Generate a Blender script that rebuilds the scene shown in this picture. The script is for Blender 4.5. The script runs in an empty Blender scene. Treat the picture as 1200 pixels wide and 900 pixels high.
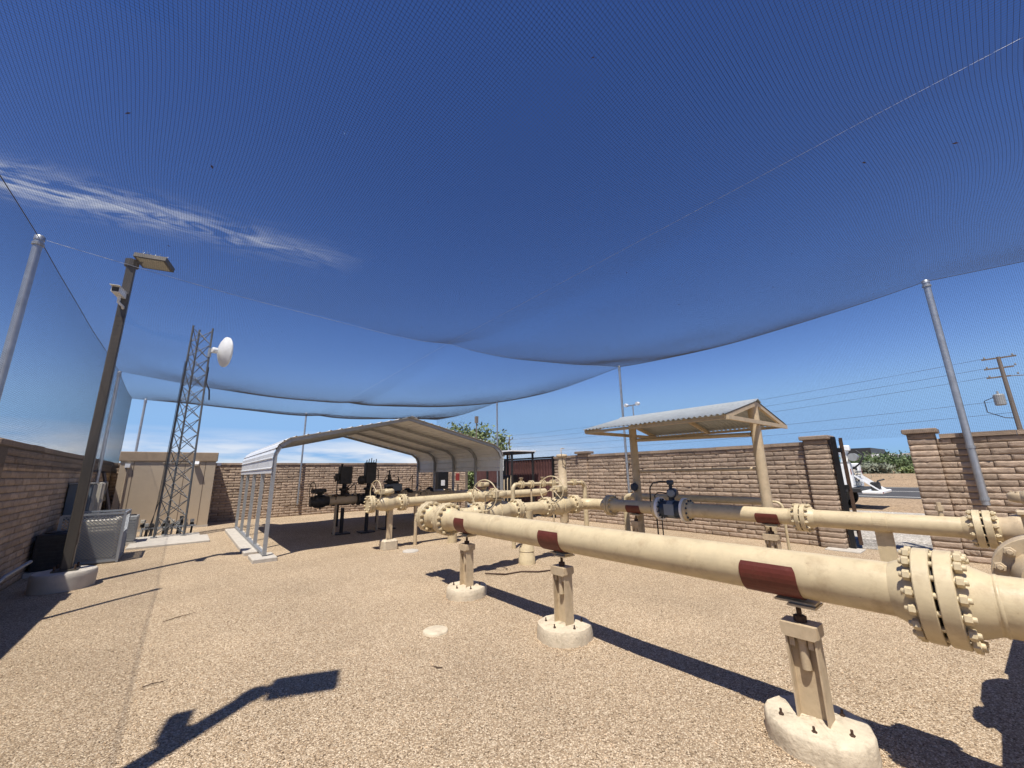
import bpy, math, random
import numpy as np
from mathutils import Vector, Matrix, Quaternion
R_ = math.radians
rnd = random.Random(7)
nrs = np.random.RandomState(11)
scene = bpy.context.scene
COL = scene.collection

# ------------------------------------------------------------------ camera
cd = bpy.data.cameras.new('camera')
cam = bpy.data.objects.new('camera', cd); COL.objects.link(cam)
cd.sensor_width = 36.0; cd.lens = 457.0 / 1200 * 36; cd.clip_start = 0.05; cd.clip_end = 3000
M3 = Matrix(((0.774, -0.126, -0.620), (-0.633, -0.181, -0.753), (-0.018, 0.975, -0.220)))
q = M3.to_quaternion(); q.normalize()
cam.matrix_world = Matrix.Translation((0, 0, 1.62)) @ q.to_matrix().to_4x4()
scene.camera = cam

# ------------------------------------------------------------------ light
SUN_EL, SHA = R_(65.7), R_(36.0)           # elevation, ground direction of the shadows from +X
sx, sy = -math.cos(SHA), -math.sin(SHA)
sund = Vector((sx * math.cos(SUN_EL), sy * math.cos(SUN_EL), math.sin(SUN_EL)))
sl = bpy.data.lights.new('sun', 'SUN'); sl.energy = 5.0; sl.angle = R_(0.53); sl.color = (1.0, 0.95, 0.87)
so = bpy.data.objects.new('sun', sl); COL.objects.link(so)
so.rotation_euler = (-sund).to_track_quat('-Z', 'Y').to_euler(); so.location = (-20, -15, 50)
world = bpy.data.worlds.new('World'); scene.world = world; world.use_nodes = True
wn, wl = world.node_tree.nodes, world.node_tree.links
for n in list(wn): wn.remove(n)
def W(t, **kw):
    n = wn.new(t)
    for k, v in kw.items(): setattr(n, k, v)
    return n
def wmath(op, a, b=None, c=None):
    n = W('ShaderNodeMath', operation=op)
    for i, v in enumerate((a, b, c)):
        if v is None: continue
        if isinstance(v, (int, float)): n.inputs[i].default_value = v
        else: wl.new(v, n.inputs[i])
    return n.outputs[0]
sky = W('ShaderNodeTexSky', sky_type='NISHITA'); sky.sun_disc = False
sky.sun_elevation = SUN_EL; sky.sun_rotation = math.atan2(sx, sy)
sky.altitude = 400; sky.air_density = 1.15; sky.dust_density = 0.15; sky.ozone_density = 1.6
tc = W('ShaderNodeTexCoord'); sep = W('ShaderNodeSeparateXYZ'); wl.new(tc.outputs['Generated'], sep.inputs[0])
dx, dy, dz = sep.outputs
dzc = wmath('MAXIMUM', dz, 0.02)
cu, cv = wmath('DIVIDE', dx, dzc), wmath('DIVIDE', dy, dzc)
# a streak of cirrus: thin noise drawn out along one line of the cloud plane
u2 = wmath('ADD', cu, wmath('MULTIPLY', cv, 0.10)); v2 = wmath('SUBTRACT', wmath('ADD', cv, wmath('MULTIPLY', cu, 0.12)), 1.885)
cmb = W('ShaderNodeCombineXYZ'); wl.new(wmath('MULTIPLY', u2, 5.0), cmb.inputs[0]); wl.new(wmath('MULTIPLY', v2, 13.0), cmb.inputs[1])
nz = W('ShaderNodeTexNoise'); nz.inputs['Scale'].default_value = 1.0; nz.inputs['Detail'].default_value = 7; nz.inputs['Roughness'].default_value = 0.62; nz.inputs['Distortion'].default_value = 1.1
wl.new(cmb.outputs[0], nz.inputs['Vector'])
band = wmath('POWER', 2.718, wmath('MULTIPLY', wmath('POWER', wmath('MULTIPLY', wmath('ABSOLUTE', v2), 9.5), 2.0), -1.0))
fade = W('ShaderNodeMapRange'); fade.inputs[1].default_value = 0.75; fade.inputs[2].default_value = -0.35; wl.new(u2, fade.inputs[0])
cir = W('ShaderNodeMapRange'); cir.inputs[1].default_value = 0.40; cir.inputs[2].default_value = 0.68; wl.new(nz.outputs['Fac'], cir.inputs[0])
cirrus = wmath('MULTIPLY', wmath('MULTIPLY', wmath('MULTIPLY', cir.outputs[0], band), fade.outputs[0]), 0.85)
# low bank of cloud along the horizon
cmb2 = W('ShaderNodeCombineXYZ'); wl.new(wmath('MULTIPLY', dx, 4.0), cmb2.inputs[0]); wl.new(wmath('MULTIPLY', dy, 4.0), cmb2.inputs[1]); wl.new(wmath('MULTIPLY', dz, 26.0), cmb2.inputs[2])
nz2 = W('ShaderNodeTexNoise'); nz2.inputs['Scale'].default_value = 1.3; nz2.inputs['Detail'].default_value = 6; nz2.inputs['Roughness'].default_value = 0.55
wl.new(cmb2.outputs[0], nz2.inputs['Vector'])
lo = W('ShaderNodeMapRange'); lo.inputs[1].default_value = 0.10; lo.inputs[2].default_value = 0.05; wl.new(dz, lo.inputs[0])
az = W('ShaderNodeMapRange'); az.inputs[1].default_value = 0.92; az.inputs[2].default_value = 0.45; wl.new(dx, az.inputs[0])
ln = W('ShaderNodeMapRange'); ln.inputs[1].default_value = 0.34; ln.inputs[2].default_value = 0.58; wl.new(nz2.outputs['Fac'], ln.inputs[0])
low = wmath('MULTIPLY', wmath('MULTIPLY', wmath('MULTIPLY', ln.outputs[0], lo.outputs[0]), az.outputs[0]), 0.85)
cloud = wmath('MINIMUM', wmath('ADD', cirrus, low), 0.9)
hs = W('ShaderNodeHueSaturation'); hs.inputs['Saturation'].default_value = 1.1; wl.new(sky.outputs[0], hs.inputs['Color'])
wb = W('ShaderNodeMixRGB', blend_type='MULTIPLY'); wb.inputs[0].default_value = 1.0; wb.inputs[2].default_value = (0.85, 0.96, 1.24, 1); wl.new(hs.outputs[0], wb.inputs[1])
gm = W('ShaderNodeGamma'); gm.inputs['Gamma'].default_value = 1.6; wl.new(wb.outputs[0], gm.inputs['Color'])      # deep, clear desert sky
wk = W('ShaderNodeMixRGB', blend_type='MULTIPLY'); wk.inputs[0].default_value = 1.0; wk.inputs[2].default_value = (0.96, 0.665, 0.475, 1); wl.new(gm.outputs[0], wk.inputs[1])
mixw = W('ShaderNodeMixRGB'); mixw.inputs[2].default_value = (12.0, 12.3, 12.8, 1); wl.new(cloud, mixw.inputs[0]); sk = W('ShaderNodeSeparateColor'); wl.new(wk.outputs[0], sk.inputs[0]); ck = W('ShaderNodeCombineColor')
for i_, (top_, soft_) in enumerate(((3.9, 2.2), (6.9, 3.2), (11.6, 3.0))): wl.new(wmath('SMOOTH_MIN', sk.outputs[i_], top_, soft_), ck.inputs[i_])
wl.new(ck.outputs[0], mixw.inputs[1])
bg = W('ShaderNodeBackground'); bg.inputs['Strength'].default_value = 0.050; wl.new(mixw.outputs[0], bg.inputs['Color'])
wo = W('ShaderNodeOutputWorld'); wl.new(bg.outputs[0], wo.inputs['Surface'])
scene.view_settings.view_transform = 'Standard'; scene.view_settings.look = 'None'
scene.view_settings.exposure = 0.55; scene.view_settings.gamma = 1.0
scene.view_settings.use_curve_mapping = False
scene.cycles.max_bounces = 6; scene.cycles.diffuse_bounces = 3

# ------------------------------------------------------------------ materials
MAT = {}
def mat(name, col, rough=0.6, metal=0.0, var=0.12, vscale=6.0, dark=None, darkamt=0.0, dscale=3.0, bump=0.0, bscale=60.0, island=0.0, spec=0.4, streak=False, speck=None):
    m = bpy.data.materials.new(name); m.use_nodes = True
    N, L = m.node_tree.nodes, m.node_tree.links
    b = N['Principled BSDF']; b.inputs['Roughness'].default_value = rough; b.inputs['Metallic'].default_value = metal
    b.inputs['Specular IOR Level'].default_value = spec
    t = N.new('ShaderNodeTexCoord'); geo = N.new('ShaderNodeNewGeometry')
    src = geo.outputs['Position']
    if streak:
        mp = N.new('ShaderNodeMapping'); mp.inputs['Scale'].default_value = (1, 1, 0.12); L.new(src, mp.inputs[0]); src = mp.outputs[0]
    n1 = N.new('ShaderNodeTexNoise'); n1.inputs['Scale'].default_value = vscale; n1.inputs['Detail'].default_value = 6; n1.inputs['Roughness'].default_value = 0.65
    L.new(src, n1.inputs['Vector'])
    mr = N.new('ShaderNodeMapRange'); mr.inputs[1].default_value = 0.3; mr.inputs[2].default_value = 0.7
    mr.inputs[3].default_value = 1 - var; mr.inputs[4].default_value = 1 + var
    L.new(n1.outputs['Fac'], mr.inputs[0])
    val = mr.outputs[0]
    if island:
        oi = N.new('ShaderNodeObjectInfo')
        ad = N.new('ShaderNodeMath'); ad.operation = 'ADD'; L.new(oi.outputs['Random'], ad.inputs[0]); L.new(geo.outputs['Random Per Island'], ad.inputs[1])
        fr = N.new('ShaderNodeMath'); fr.operation = 'FRACT'; L.new(ad.outputs[0], fr.inputs[0])
        m2 = N.new('ShaderNodeMapRange'); m2.inputs[3].default_value = 1 - island; m2.inputs[4].default_value = 1 + island; L.new(fr.outputs[0], m2.inputs[0])
        mu = N.new('ShaderNodeMath'); mu.operation = 'MULTIPLY'; L.new(val, mu.inputs[0]); L.new(m2.outputs[0], mu.inputs[1]); val = mu.outputs[0]
    vm = N.new('ShaderNodeVectorMath'); vm.operation = 'SCALE'; vm.inputs[0].default_value = col[:3]; L.new(val, vm.inputs['Scale'])
    out = vm.outputs[0]
    if dark:
        n2 = N.new('ShaderNodeTexNoise'); n2.inputs['Scale'].default_value = dscale; n2.inputs['Detail'].default_value = 8; n2.inputs['Roughness'].default_value = 0.7
        L.new(src, n2.inputs['Vector'])
        m3 = N.new('ShaderNodeMapRange'); m3.inputs[1].default_value = 0.52; m3.inputs[2].default_value = 0.78; m3.inputs[4].default_value = darkamt; L.new(n2.outputs['Fac'], m3.inputs[0])
        mx = N.new('ShaderNodeMixRGB'); mx.inputs[2].default_value = (*dark, 1); L.new(m3.outputs[0], mx.inputs[0]); L.new(out, mx.inputs[1]); out = mx.outputs[0]
    if speck:                                     # small chips and grime spots
        n4 = N.new('ShaderNodeTexNoise'); n4.inputs['Scale'].default_value = 26; n4.inputs['Detail'].default_value = 4; n4.inputs['Roughness'].default_value = 0.75; L.new(geo.outputs['Position'], n4.inputs['Vector'])
        m4 = N.new('ShaderNodeMapRange'); m4.inputs[1].default_value = 0.70; m4.inputs[2].default_value = 0.76; m4.inputs[4].default_value = 0.75; L.new(n4.outputs['Fac'], m4.inputs[0])
        x4 = N.new('ShaderNodeMixRGB'); x4.inputs[2].default_value = (*speck, 1); L.new(m4.outputs[0], x4.inputs[0]); L.new(out, x4.inputs[1]); out = x4.outputs[0]
    L.new(out, b.inputs['Base Color'])
    if bump:
        n3 = N.new('ShaderNodeTexNoise'); n3.inputs['Scale'].default_value = bscale; n3.inputs['Detail'].default_value = 5; L.new(geo.outputs['Position'], n3.inputs['Vector'])
        bp = N.new('ShaderNodeBump'); bp.inputs['Strength'].default_value = bump; bp.inputs['Distance'].default_value = 0.01
        L.new(n3.outputs['Fac'], bp.inputs['Height']); L.new(bp.outputs[0], b.inputs['Normal'])
    MAT[name] = m
    return m
TAN = mat('tan_paint', (0.54, 0.44, 0.272), 0.42, var=0.09, vscale=9, dark=(0.33, 0.235, 0.135), darkamt=0.8, dscale=6.5, bump=0.09, bscale=70, speck=(0.12, 0.07, 0.04))
TAN2 = mat('tan_paint_dusty', (0.49, 0.385, 0.25), 0.6, var=0.1, vscale=14, dark=(0.30, 0.2, 0.11), darkamt=0.6, dscale=9, bump=0.08, bscale=90, speck=(0.1, 0.06, 0.035))
RED = mat('oxide_red', (0.115, 0.026, 0.017), 0.5, var=0.15, vscale=20, dark=(0.2, 0.1, 0.06), darkamt=0.3, dscale=14)
RUST = mat('rusty_steel', (0.07, 0.04, 0.025), 0.8, var=0.4, vscale=60)
CONC = mat('painted_concrete', (0.56, 0.475, 0.345), 0.85, var=0.12, vscale=12, dark=(0.25, 0.2, 0.14), darkamt=0.8, dscale=11, bump=0.7, bscale=40, speck=(0.14, 0.09, 0.06))
CONCG = mat('grey_concrete', (0.46, 0.42, 0.36), 0.9, var=0.14, vscale=8, dark=(0.3, 0.25, 0.19), darkamt=0.5, dscale=4, bump=0.35, bscale=60)
GALV = mat('galvanised_steel', (0.42, 0.44, 0.46), 0.42, 0.75, var=0.14, vscale=10)
GALVC = mat('carport_tube', (0.30, 0.305, 0.305), 0.5, 0.25, var=0.12, vscale=8)
GALVD = mat('weathered_galvanised', (0.34, 0.36, 0.38), 0.5, 0.6, var=0.12, vscale=8)
BRONZE = mat('bronze_paint', (0.075, 0.066, 0.056), 0.45, 0.2, var=0.2, vscale=6, dark=(0.16, 0.13, 0.1), darkamt=0.5, dscale=4, streak=True)
BLACK = mat('black_steel', (0.018, 0.018, 0.019), 0.5, 0.3, var=0.2)
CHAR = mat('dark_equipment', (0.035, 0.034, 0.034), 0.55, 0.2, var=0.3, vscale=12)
WHITE = mat('white_sheet', (0.70, 0.70, 0.69), 0.42, 0.1, var=0.05, vscale=4, dark=(0.45, 0.42, 0.37), darkamt=0.4, dscale=2.5)
WHITEP = mat('white_paint', (0.75, 0.75, 0.73), 0.4, var=0.06, vscale=8, dark=(0.4, 0.36, 0.3), darkamt=0.3)
ROOFG = mat('galvanised_roofing', (0.40, 0.425, 0.42), 0.5, 0.35, var=0.1, vscale=5, dark=(0.32, 0.3, 0.27), darkamt=0.4, dscale=3)
MAROON = mat('maroon_sheet', (0.105, 0.048, 0.043), 0.5, 0.1, var=0.12, vscale=4, dark=(0.22, 0.12, 0.1), darkamt=0.3)
BLOCK = mat('slump_block', (0.365, 0.275, 0.20), 0.92, var=0.16, vscale=16, dark=(0.21, 0.16, 0.118), darkamt=0.6, dscale=7, bump=0.7, bscale=70, island=0.2)
MORT = mat('mortar', (0.19, 0.145, 0.105), 0.95, var=0.15, vscale=20)
STUCT = mat('brown_trim', (0.33, 0.245, 0.165), 0.9, var=0.12, vscale=5, bump=0.3, bscale=60)
STUCCO = mat('beige_stucco', (0.46, 0.37, 0.265), 0.9, var=0.06, vscale=3, dark=(0.34, 0.26, 0.18), darkamt=0.35, dscale=1.5, bump=0.3, bscale=90)
GREYP = mat('grey_paint', (0.27, 0.275, 0.27), 0.5, var=0.1, vscale=7, dark=(0.16, 0.15, 0.13), darkamt=0.5)
BLUEG = mat('blue_grey_paint', (0.12, 0.145, 0.17), 0.5, var=0.1)
CREAM = mat('cream_box', (0.5, 0.46, 0.38), 0.55, var=0.1)
METER = mat('meter_grey', (0.20, 0.23, 0.26), 0.45, 0.1, var=0.1)
METERD = mat('meter_dark_blue', (0.03, 0.045, 0.07), 0.4, 0.1, var=0.1)
REDB = mat('bright_red', (0.24, 0.035, 0.028), 0.5, var=0.1)
BLUE = mat('navy_cloth', (0.03, 0.05, 0.1), 0.8, var=0.2)
WOOD = mat('weathered_wood', (0.17, 0.14, 0.115), 0.9, var=0.25, vscale=4, streak=True)
BARK = mat('bark', (0.14, 0.12, 0.07), 0.9, var=0.3, vscale=10, bump=0.5)
RUBBER = mat('rubber', (0.02, 0.02, 0.02), 0.8)
NETM = mat('black_netting', (0.02, 0.02, 0.025), 0.8, var=0.0)
WIRE = mat('dark_wire', (0.05, 0.05, 0.055), 0.6)
CABLE = mat('bright_wire_rope', (0.5, 0.52, 0.55), 0.3, 0.8)
LENS = mat('lamp_lens', (0.33, 0.31, 0.24), 0.25, var=0.15, vscale=30)
TANB = mat('tan_building', (0.34, 0.27, 0.2), 0.9)
def leafmat(name, c1, c2):
    m = bpy.data.materials.new(name); m.use_nodes = True
    N, L = m.node_tree.nodes, m.node_tree.links; b = N['Principled BSDF']; b.inputs['Roughness'].default_value = 0.7
    g = N.new('ShaderNodeNewGeometry'); mx = N.new('ShaderNodeMixRGB'); mx.inputs[1].default_value = (*c1, 1); mx.inputs[2].default_value = (*c2, 1)
    L.new(g.outputs['Random Per Island'], mx.inputs[0]); L.new(mx.outputs[0], b.inputs['Base Color'])
    b.inputs['Subsurface Weight'].default_value = 0.0
    MAT[name] = m; return m
LEAF = leafmat('palo_verde_leaf', (0.10, 0.135, 0.04), (0.21, 0.25, 0.09))
LEAF2 = leafmat('desert_shrub_leaf', (0.05, 0.085, 0.03), (0.12, 0.16, 0.06))
LEAF3 = leafmat('grey_sage_leaf', (0.13, 0.145, 0.10), (0.22, 0.23, 0.16))
def gravelmat(name, c1, c2, c3, sc, bump):
    m = bpy.data.materials.new(name); m.use_nodes = True
    N, L = m.node_tree.nodes, m.node_tree.links; b = N['Principled BSDF']; b.inputs['Roughness'].default_value = 0.95; b.inputs['Specular IOR Level'].default_value = 0.15
    g = N.new('ShaderNodeNewGeometry')
    nd = N.new('ShaderNodeTexNoise'); nd.inputs['Scale'].default_value = sc * 0.5; L.new(g.outputs['Position'], nd.inputs['Vector'])
    ma = N.new('ShaderNodeMixRGB'); ma.blend_type = 'ADD'; ma.inputs[0].default_value = 0.012; L.new(g.outputs['Position'], ma.inputs[1]); L.new(nd.outputs['Color'], ma.inputs[2])
    vo = N.new('ShaderNodeTexVoronoi'); vo.inputs['Scale'].default_value = sc; L.new(ma.outputs[0], vo.inputs['Vector'])
    vo2 = N.new('ShaderNodeTexVoronoi'); vo2.inputs['Scale'].default_value = sc * 0.43; L.new(ma.outputs[0], vo2.inputs['Vector'])
    sp = N.new('ShaderNodeSeparateColor'); L.new(vo.outputs['Color'], sp.inputs[0])
    cr = N.new('ShaderNodeValToRGB'); e = cr.color_ramp.elements
    e[0].position = 0.0; e[0].color = (*c1, 1); e[1].position = 1.0; e[1].color = (*c3, 1)
    k = e.new(0.5); k.color = (*c2, 1); k = e.new(0.12); k.color = (*[x * 0.8 for x in c2], 1)
    L.new(sp.outputs[0], cr.inputs[0])
    n1 = N.new('ShaderNodeTexNoise'); n1.inputs['Scale'].default_value = 0.55; n1.inputs['Detail'].default_value = 7; n1.inputs['Roughness'].default_value = 0.6; L.new(g.outputs['Position'], n1.inputs['Vector'])
    mr = N.new('ShaderNodeMapRange'); mr.inputs[1].default_value = 0.3; mr.inputs[2].default_value = 0.7; mr.inputs[3].default_value = 0.86; mr.inputs[4].default_value = 1.12; L.new(n1.outputs['Fac'], mr.inputs[0])
    # colour is darker in the gaps between the stones
    gp = N.new('ShaderNodeMapRange'); gp.inputs[1].default_value = 0.25; gp.inputs[2].default_value = 0.62; gp.inputs[3].default_value = 1.0; gp.inputs[4].default_value = 0.62; L.new(vo.outputs['Distance'], gp.inputs[0])
    mu = N.new('ShaderNodeMath'); mu.operation = 'MULTIPLY'; L.new(mr.outputs[0], mu.inputs[0]); L.new(gp.outputs[0], mu.inputs[1])
    vs = N.new('ShaderNodeVectorMath'); vs.operation = 'SCALE'; L.new(cr.outputs[0], vs.inputs[0]); L.new(mu.outputs[0], vs.inputs['Scale']); L.new(vs.outputs[0], b.inputs['Base Color'])
    ad = N.new('ShaderNodeMath'); ad.operation = 'ADD'; L.new(vo.outputs['Distance'], ad.inputs[0]); L.new(vo2.outputs['Distance'], ad.inputs[1])
    iv = N.new('ShaderNodeMath'); iv.operation = 'SUBTRACT'; iv.inputs[0].default_value = 1.0; L.new(ad.outputs[0], iv.inputs[1])
    bp = N.new('ShaderNodeBump'); bp.inputs['Strength'].default_value = bump; bp.inputs['Distance'].default_value = 0.006; L.new(iv.outputs[0], bp.inputs['Height']); L.new(bp.outputs[0], b.inputs['Normal'])
    MAT[name] = m; return m
GRAVEL = gravelmat('yard_gravel', (0.13, 0.085, 0.05), (0.50, 0.365, 0.23), (0.86, 0.70, 0.50), 120, 1.0)
GRAVW = gravelmat('pale_gravel', (0.22, 0.2, 0.17), (0.42, 0.38, 0.32), (0.65, 0.6, 0.53), 28, 0.8)
DIRT = gravelmat('desert_dirt', (0.24, 0.16, 0.09), (0.38, 0.27, 0.165), (0.45, 0.33, 0.21), 14, 0.4)
ASPH = mat('asphalt', (0.055, 0.052, 0.05), 0.9, var=0.2, vscale=2)
LINEW = mat('road_paint', (0.7, 0.68, 0.6), 0.8)

# ------------------------------------------------------------------ mesh builder
class MB:
    def __init__(s): s.v = []; s.f = []; s.sm = []
    def add(s, vs, fs, smooth=False):
        o = len(s.v); s.v.extend(tuple(p) for p in vs); s.f.extend(tuple(i + o for i in f) for f in fs); s.sm.extend([smooth] * len(fs)); return s
    def box(s, a, b, bev=0.0):
        (x0, y0, z0), (x1, y1, z1) = a, b
        x0, x1 = min(x0, x1), max(x0, x1); y0, y1 = min(y0, y1), max(y0, y1); z0, z1 = min(z0, z1), max(z0, z1)
        if bev <= 0:
            return s.add([(x0,y0,z0),(x1,y0,z0),(x1,y1,z0),(x0,y1,z0),(x0,y0,z1),(x1,y0,z1),(x1,y1,z1),(x0,y1,z1)],
                         [(0,3,2,1),(4,5,6,7),(0,1,5,4),(1,2,6,5),(2,3,7,6),(3,0,4,7)])
        c = bev; vs = []
        for z, ins in ((z0, c), (z0 + c, 0), (z1 - c, 0), (z1, c)):
            X0, X1, Y0, Y1 = x0 + ins, x1 - ins, y0 + ins, y1 - ins
            vs += [(X0 + c, Y0, z), (X1 - c, Y0, z), (X1, Y0 + c, z), (X1, Y1 - c, z), (X1 - c, Y1, z), (X0 + c, Y1, z), (X0, Y1 - c, z), (X0, Y0 + c, z)]
        fs = [tuple(range(7, -1, -1)), tuple(range(24, 32))]
        for k in range(3):
            for i in range(8):
                j = (i + 1) % 8; fs.append((k*8+i, k*8+j, k*8+8+j, k*8+8+i))
        return s.add(vs, fs)
    def obox(s, c, ax, ay, az):
        c, ax, ay, az = map(Vector, (c, ax, ay, az)); vs = []
        for k in (-1, 1):
            for (i, j) in ((-1,-1),(1,-1),(1,1),(-1,1)): vs.append(c + ax*i + ay*j + az*k)
        return s.add(vs, [(0,3,2,1),(4,5,6,7),(0,1,5,4),(1,2,6,5),(2,3,7,6),(3,0,4,7)])
    def lathe(s, p, axis, prof, n=24, smooth=True, a0=0.0, a1=None, cap=True):
        p = Vector(p); d = Vector(axis).normalized()
        u = d.orthogonal().normalized() if abs(d.z) > 0.99 else Vector((0,0,1)).cross(d).normalized(); w = d.cross(u)
        full = a1 is None; m = n if full else n + 1; vs = []; fs = []; a1_ = 2*math.pi if full else a1
        for (r, t) in prof:
            for i in range(m):
                a = a0 + (a1_ - a0) * i / n
                vs.append(p + d*t + (u*math.cos(a) + w*math.sin(a))*r)
        for k in range(len(prof) - 1):
            for i in range(n):
                j = (i + 1) % m
                fs.append((k*m+i, k*m+j, (k+1)*m+j, (k+1)*m+i))
        s.add(vs, fs, smooth)
        if cap and full:
            if prof[0][0] > 1e-5: s.add(vs[:m], [tuple(range(m-1, -1, -1))])
            if prof[-1][0] > 1e-5: s.add(vs[-m:], [tuple(range(m))])
        return s
    def rod(s, a, b, r, n=10, r2=None, smooth=True):
        a, b = Vector(a), Vector(b); L = (b - a).length
        return s.lathe(a, b - a, [(r, 0), (r if r2 is None else r2, L)], n, smooth)
    def tube(s, pts, r, n=8, smooth=True, closed=False):
        P = [Vector(p) for p in pts]; N = len(P); vs = []; fs = []
        t0 = (P[1] - P[0]).normalized(); u = t0.orthogonal().normalized()
        for i in range(N):
            if closed: t = (P[(i+1) % N] - P[i-1]).normalized()
            else: t = (P[min(i+1, N-1)] - P[max(i-1, 0)]).normalized()
            u = (u - t*u.dot(t)).normalized(); w = t.cross(u)
            rr = r[i] if isinstance(r, (list, tuple)) else r
            for k in range(n):
                a = 2*math.pi*k/n; vs.append(P[i] + (u*math.cos(a) + w*math.sin(a))*rr)
        for i in range(N if closed else N-1):
            for k in range(n):
                j = (k+1) % n; i2 = (i+1) % N
                fs.append((i*n+k, i*n+j, i2*n+j, i2*n+k))
        s.add(vs, fs, smooth)
        if not closed: s.add(vs[:n], [tuple(range(n-1,-1,-1))]); s.add(vs[-n:], [tuple(range(n))])
        return s
    def bar(s, a, b, w, h, up=(0,0,1)):
        a, b = Vector(a), Vector(b); d = (b - a); L = d.length; d = d.normalized(); up = Vector(up)
        if abs(d.dot(up)) > 0.98: up = Vector((1,0,0))
        x = d.cross(up).normalized(); z = x.cross(d)
        return s.obox((a+b)/2, x*w/2, d*L/2, z*h/2)
    def prism(s, poly, y0, y1, fn=None):
        n = len(poly); f = fn or (lambda p, t: (p[0], t, p[1]))
        vs = [f(p, y0) for p in poly] + [f(p, y1) for p in poly]
        return s.add(vs, [tuple(range(n-1,-1,-1)), tuple(range(n, 2*n))] + [(i, (i+1) % n, n+(i+1) % n, n+i) for i in range(n)])
    def sphere(s, c, r, n=12, m=8, sc=(1,1,1)):
        vs = []; fs = []
        for j in range(m+1):
            t = math.pi*j/m
            for i in range(n):
                a = 2*math.pi*i/n; vs.append((c[0]+r*sc[0]*math.sin(t)*math.cos(a), c[1]+r*sc[1]*math.sin(t)*math.sin(a), c[2]+r*sc[2]*math.cos(t)))
        for j in range(m):
            for i in range(n):
                k = (i+1) % n; fs.append((j*n+i, (j+1)*n+i, (j+1)*n+k, j*n+k))
        return s.add(vs, fs, True)
    def mesh(s, name, off=(0,0,0)):
        me = bpy.data.meshes.new(name); off = Vector(off)
        me.from_pydata([Vector(p) - off for p in s.v], [], s.f)
        me.polygons.foreach_set('use_smooth', s.sm); me.update()
        return me
    def build(s, name, m, parent=None, loc=None):
        off = rootloc(parent) if parent else Vector(loc or (0,0,0))
        me = s.mesh(name, off); me.materials.append(m)
        o = bpy.data.objects.new(name, me); COL.objects.link(o)
        if parent: o.parent = parent
        else: o.location = off
        return o
def rootloc(o):
    l = Vector(o.location)
    while o.parent: o = o.parent; l += o.location
    return l
def thing(name, label, cat, loc=(0,0,0), group=None):
    o = bpy.data.objects.new(name, None); COL.objects.link(o); o.location = loc; o.empty_display_size = 0.2
    o['label'] = label; o['category'] = cat
    if group: o['group'] = group
    return o
def tag(o, label, cat, group=None):
    o['label'] = label; o['category'] = cat
    if group: o['group'] = group
    return o
def inst(name, me, parent, M):           # a shared-mesh piece placed in world space under a parent
    o = bpy.data.objects.new(name, me); COL.objects.link(o)
    if parent: o.parent = parent; M = Matrix.Translation(-rootloc(parent)) @ M
    o.matrix_local = M; return o
def npmesh(name, V, F, m):
    me = bpy.data.meshes.new(name); V = np.asarray(V, np.float32); F = np.asarray(F, np.int32)
    me.vertices.add(len(V)); me.vertices.foreach_set('co', V.ravel())
    k = F.shape[1]; me.loops.add(F.size); me.loops.foreach_set('vertex_index', F.ravel())
    me.polygons.add(len(F)); me.polygons.foreach_set('loop_start', np.arange(0, F.size, k, dtype=np.int32)); me.polygons.foreach_set('loop_total', np.full(len(F), k, np.int32))
    me.materials.append(m); me.update(calc_edges=True); return me
def nobj(name, me, parent=None):
    o = bpy.data.objects.new(name, me); COL.objects.link(o)
    if parent: o.parent = parent; o.location = -rootloc(parent)
    return o
def noise2(x, y, s=0):
    return (math.sin(x*1.7+s)+math.sin(y*2.3+s*1.7)+math.sin((x+y)*3.1+s*.6)+math.sin((x-y)*4.7+s*2.2)) / 4

# ------------------------------------------------------------------ ground, road
g = MB()
xs = [-1500,-300,-60,-20] + [-6+i*0.5 for i in range(45)] + [20,30,60,120,300,1500]
ys = [-1500,-300,-60,-20] + [-5+i*0.5 for i in range(52)] + [24,32,60,120,300,1500]
vs = []; fs = []
for y in ys:
    for x in xs:
        z = 0.0
        if -2 < x < 10 and -4 < y < 18.5: z = 0.012*noise2(x*0.9, y*0.9) + 0.006*noise2(x*3.1, y*2.7, 2)
        vs.append((x, y, z))
nx = len(xs)
for j in range(len(ys)-1):
    for i in range(nx-1): fs.append((j*nx+i, j*nx+i+1, (j+1)*nx+i+1, (j+1)*nx+i))
g.add(vs, fs, True); o = g.build('ground', GRAVEL); o['kind'] = 'structure'
def sheet(name, m, x0, x1, y0, y1, z):
    o = MB().add([(x0,y0,z),(x1,y0,z),(x1,y1,z),(x0,y1,z)], [(0,1,2,3)]).build(name, m); o['kind'] = 'structure'; return o
sheet('gravel_apron', GRAVW, 10.72, 19.5, -30, 60, 0.006)
sheet('verge', DIRT, 19.5, 27.5, -200, 400, 0.004)
sheet('road', ASPH, 27.5, 41, -300, 900, 0.008)
sheet('edge_line', LINEW, 28.6, 28.8, -300, 900, 0.014)
sheet('centre_line', LINEW, 34.6, 34.8, -300, 900, 0.014)
sheet('far_edge_line', LINEW, 40.2, 40.4, -300, 900, 0.014)
b = MB(); pts = [(41,0.02),(44,0.05),(49,0.55),(56,0.75),(64,0.6),(900,0.6)]
ny = 60; vs = []
for j in range(ny+1):
    y = -200 + 600*j/ny
    for k, (x, z) in enumerate(pts): vs.append((x + (0.8*noise2(y*.2, k) if 0 < k < 4 else 0), y, z + (0.12*noise2(y*.35, k*2.0) if 1 < k < 5 else 0)))
n = len(pts); b.add(vs, [(j*n+k, j*n+k+1, (j+1)*n+k+1, (j+1)*n+k) for j in range(ny) for k in range(n-1)], True)
o = b.build('embankment', DIRT); o['kind'] = 'structure'

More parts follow.
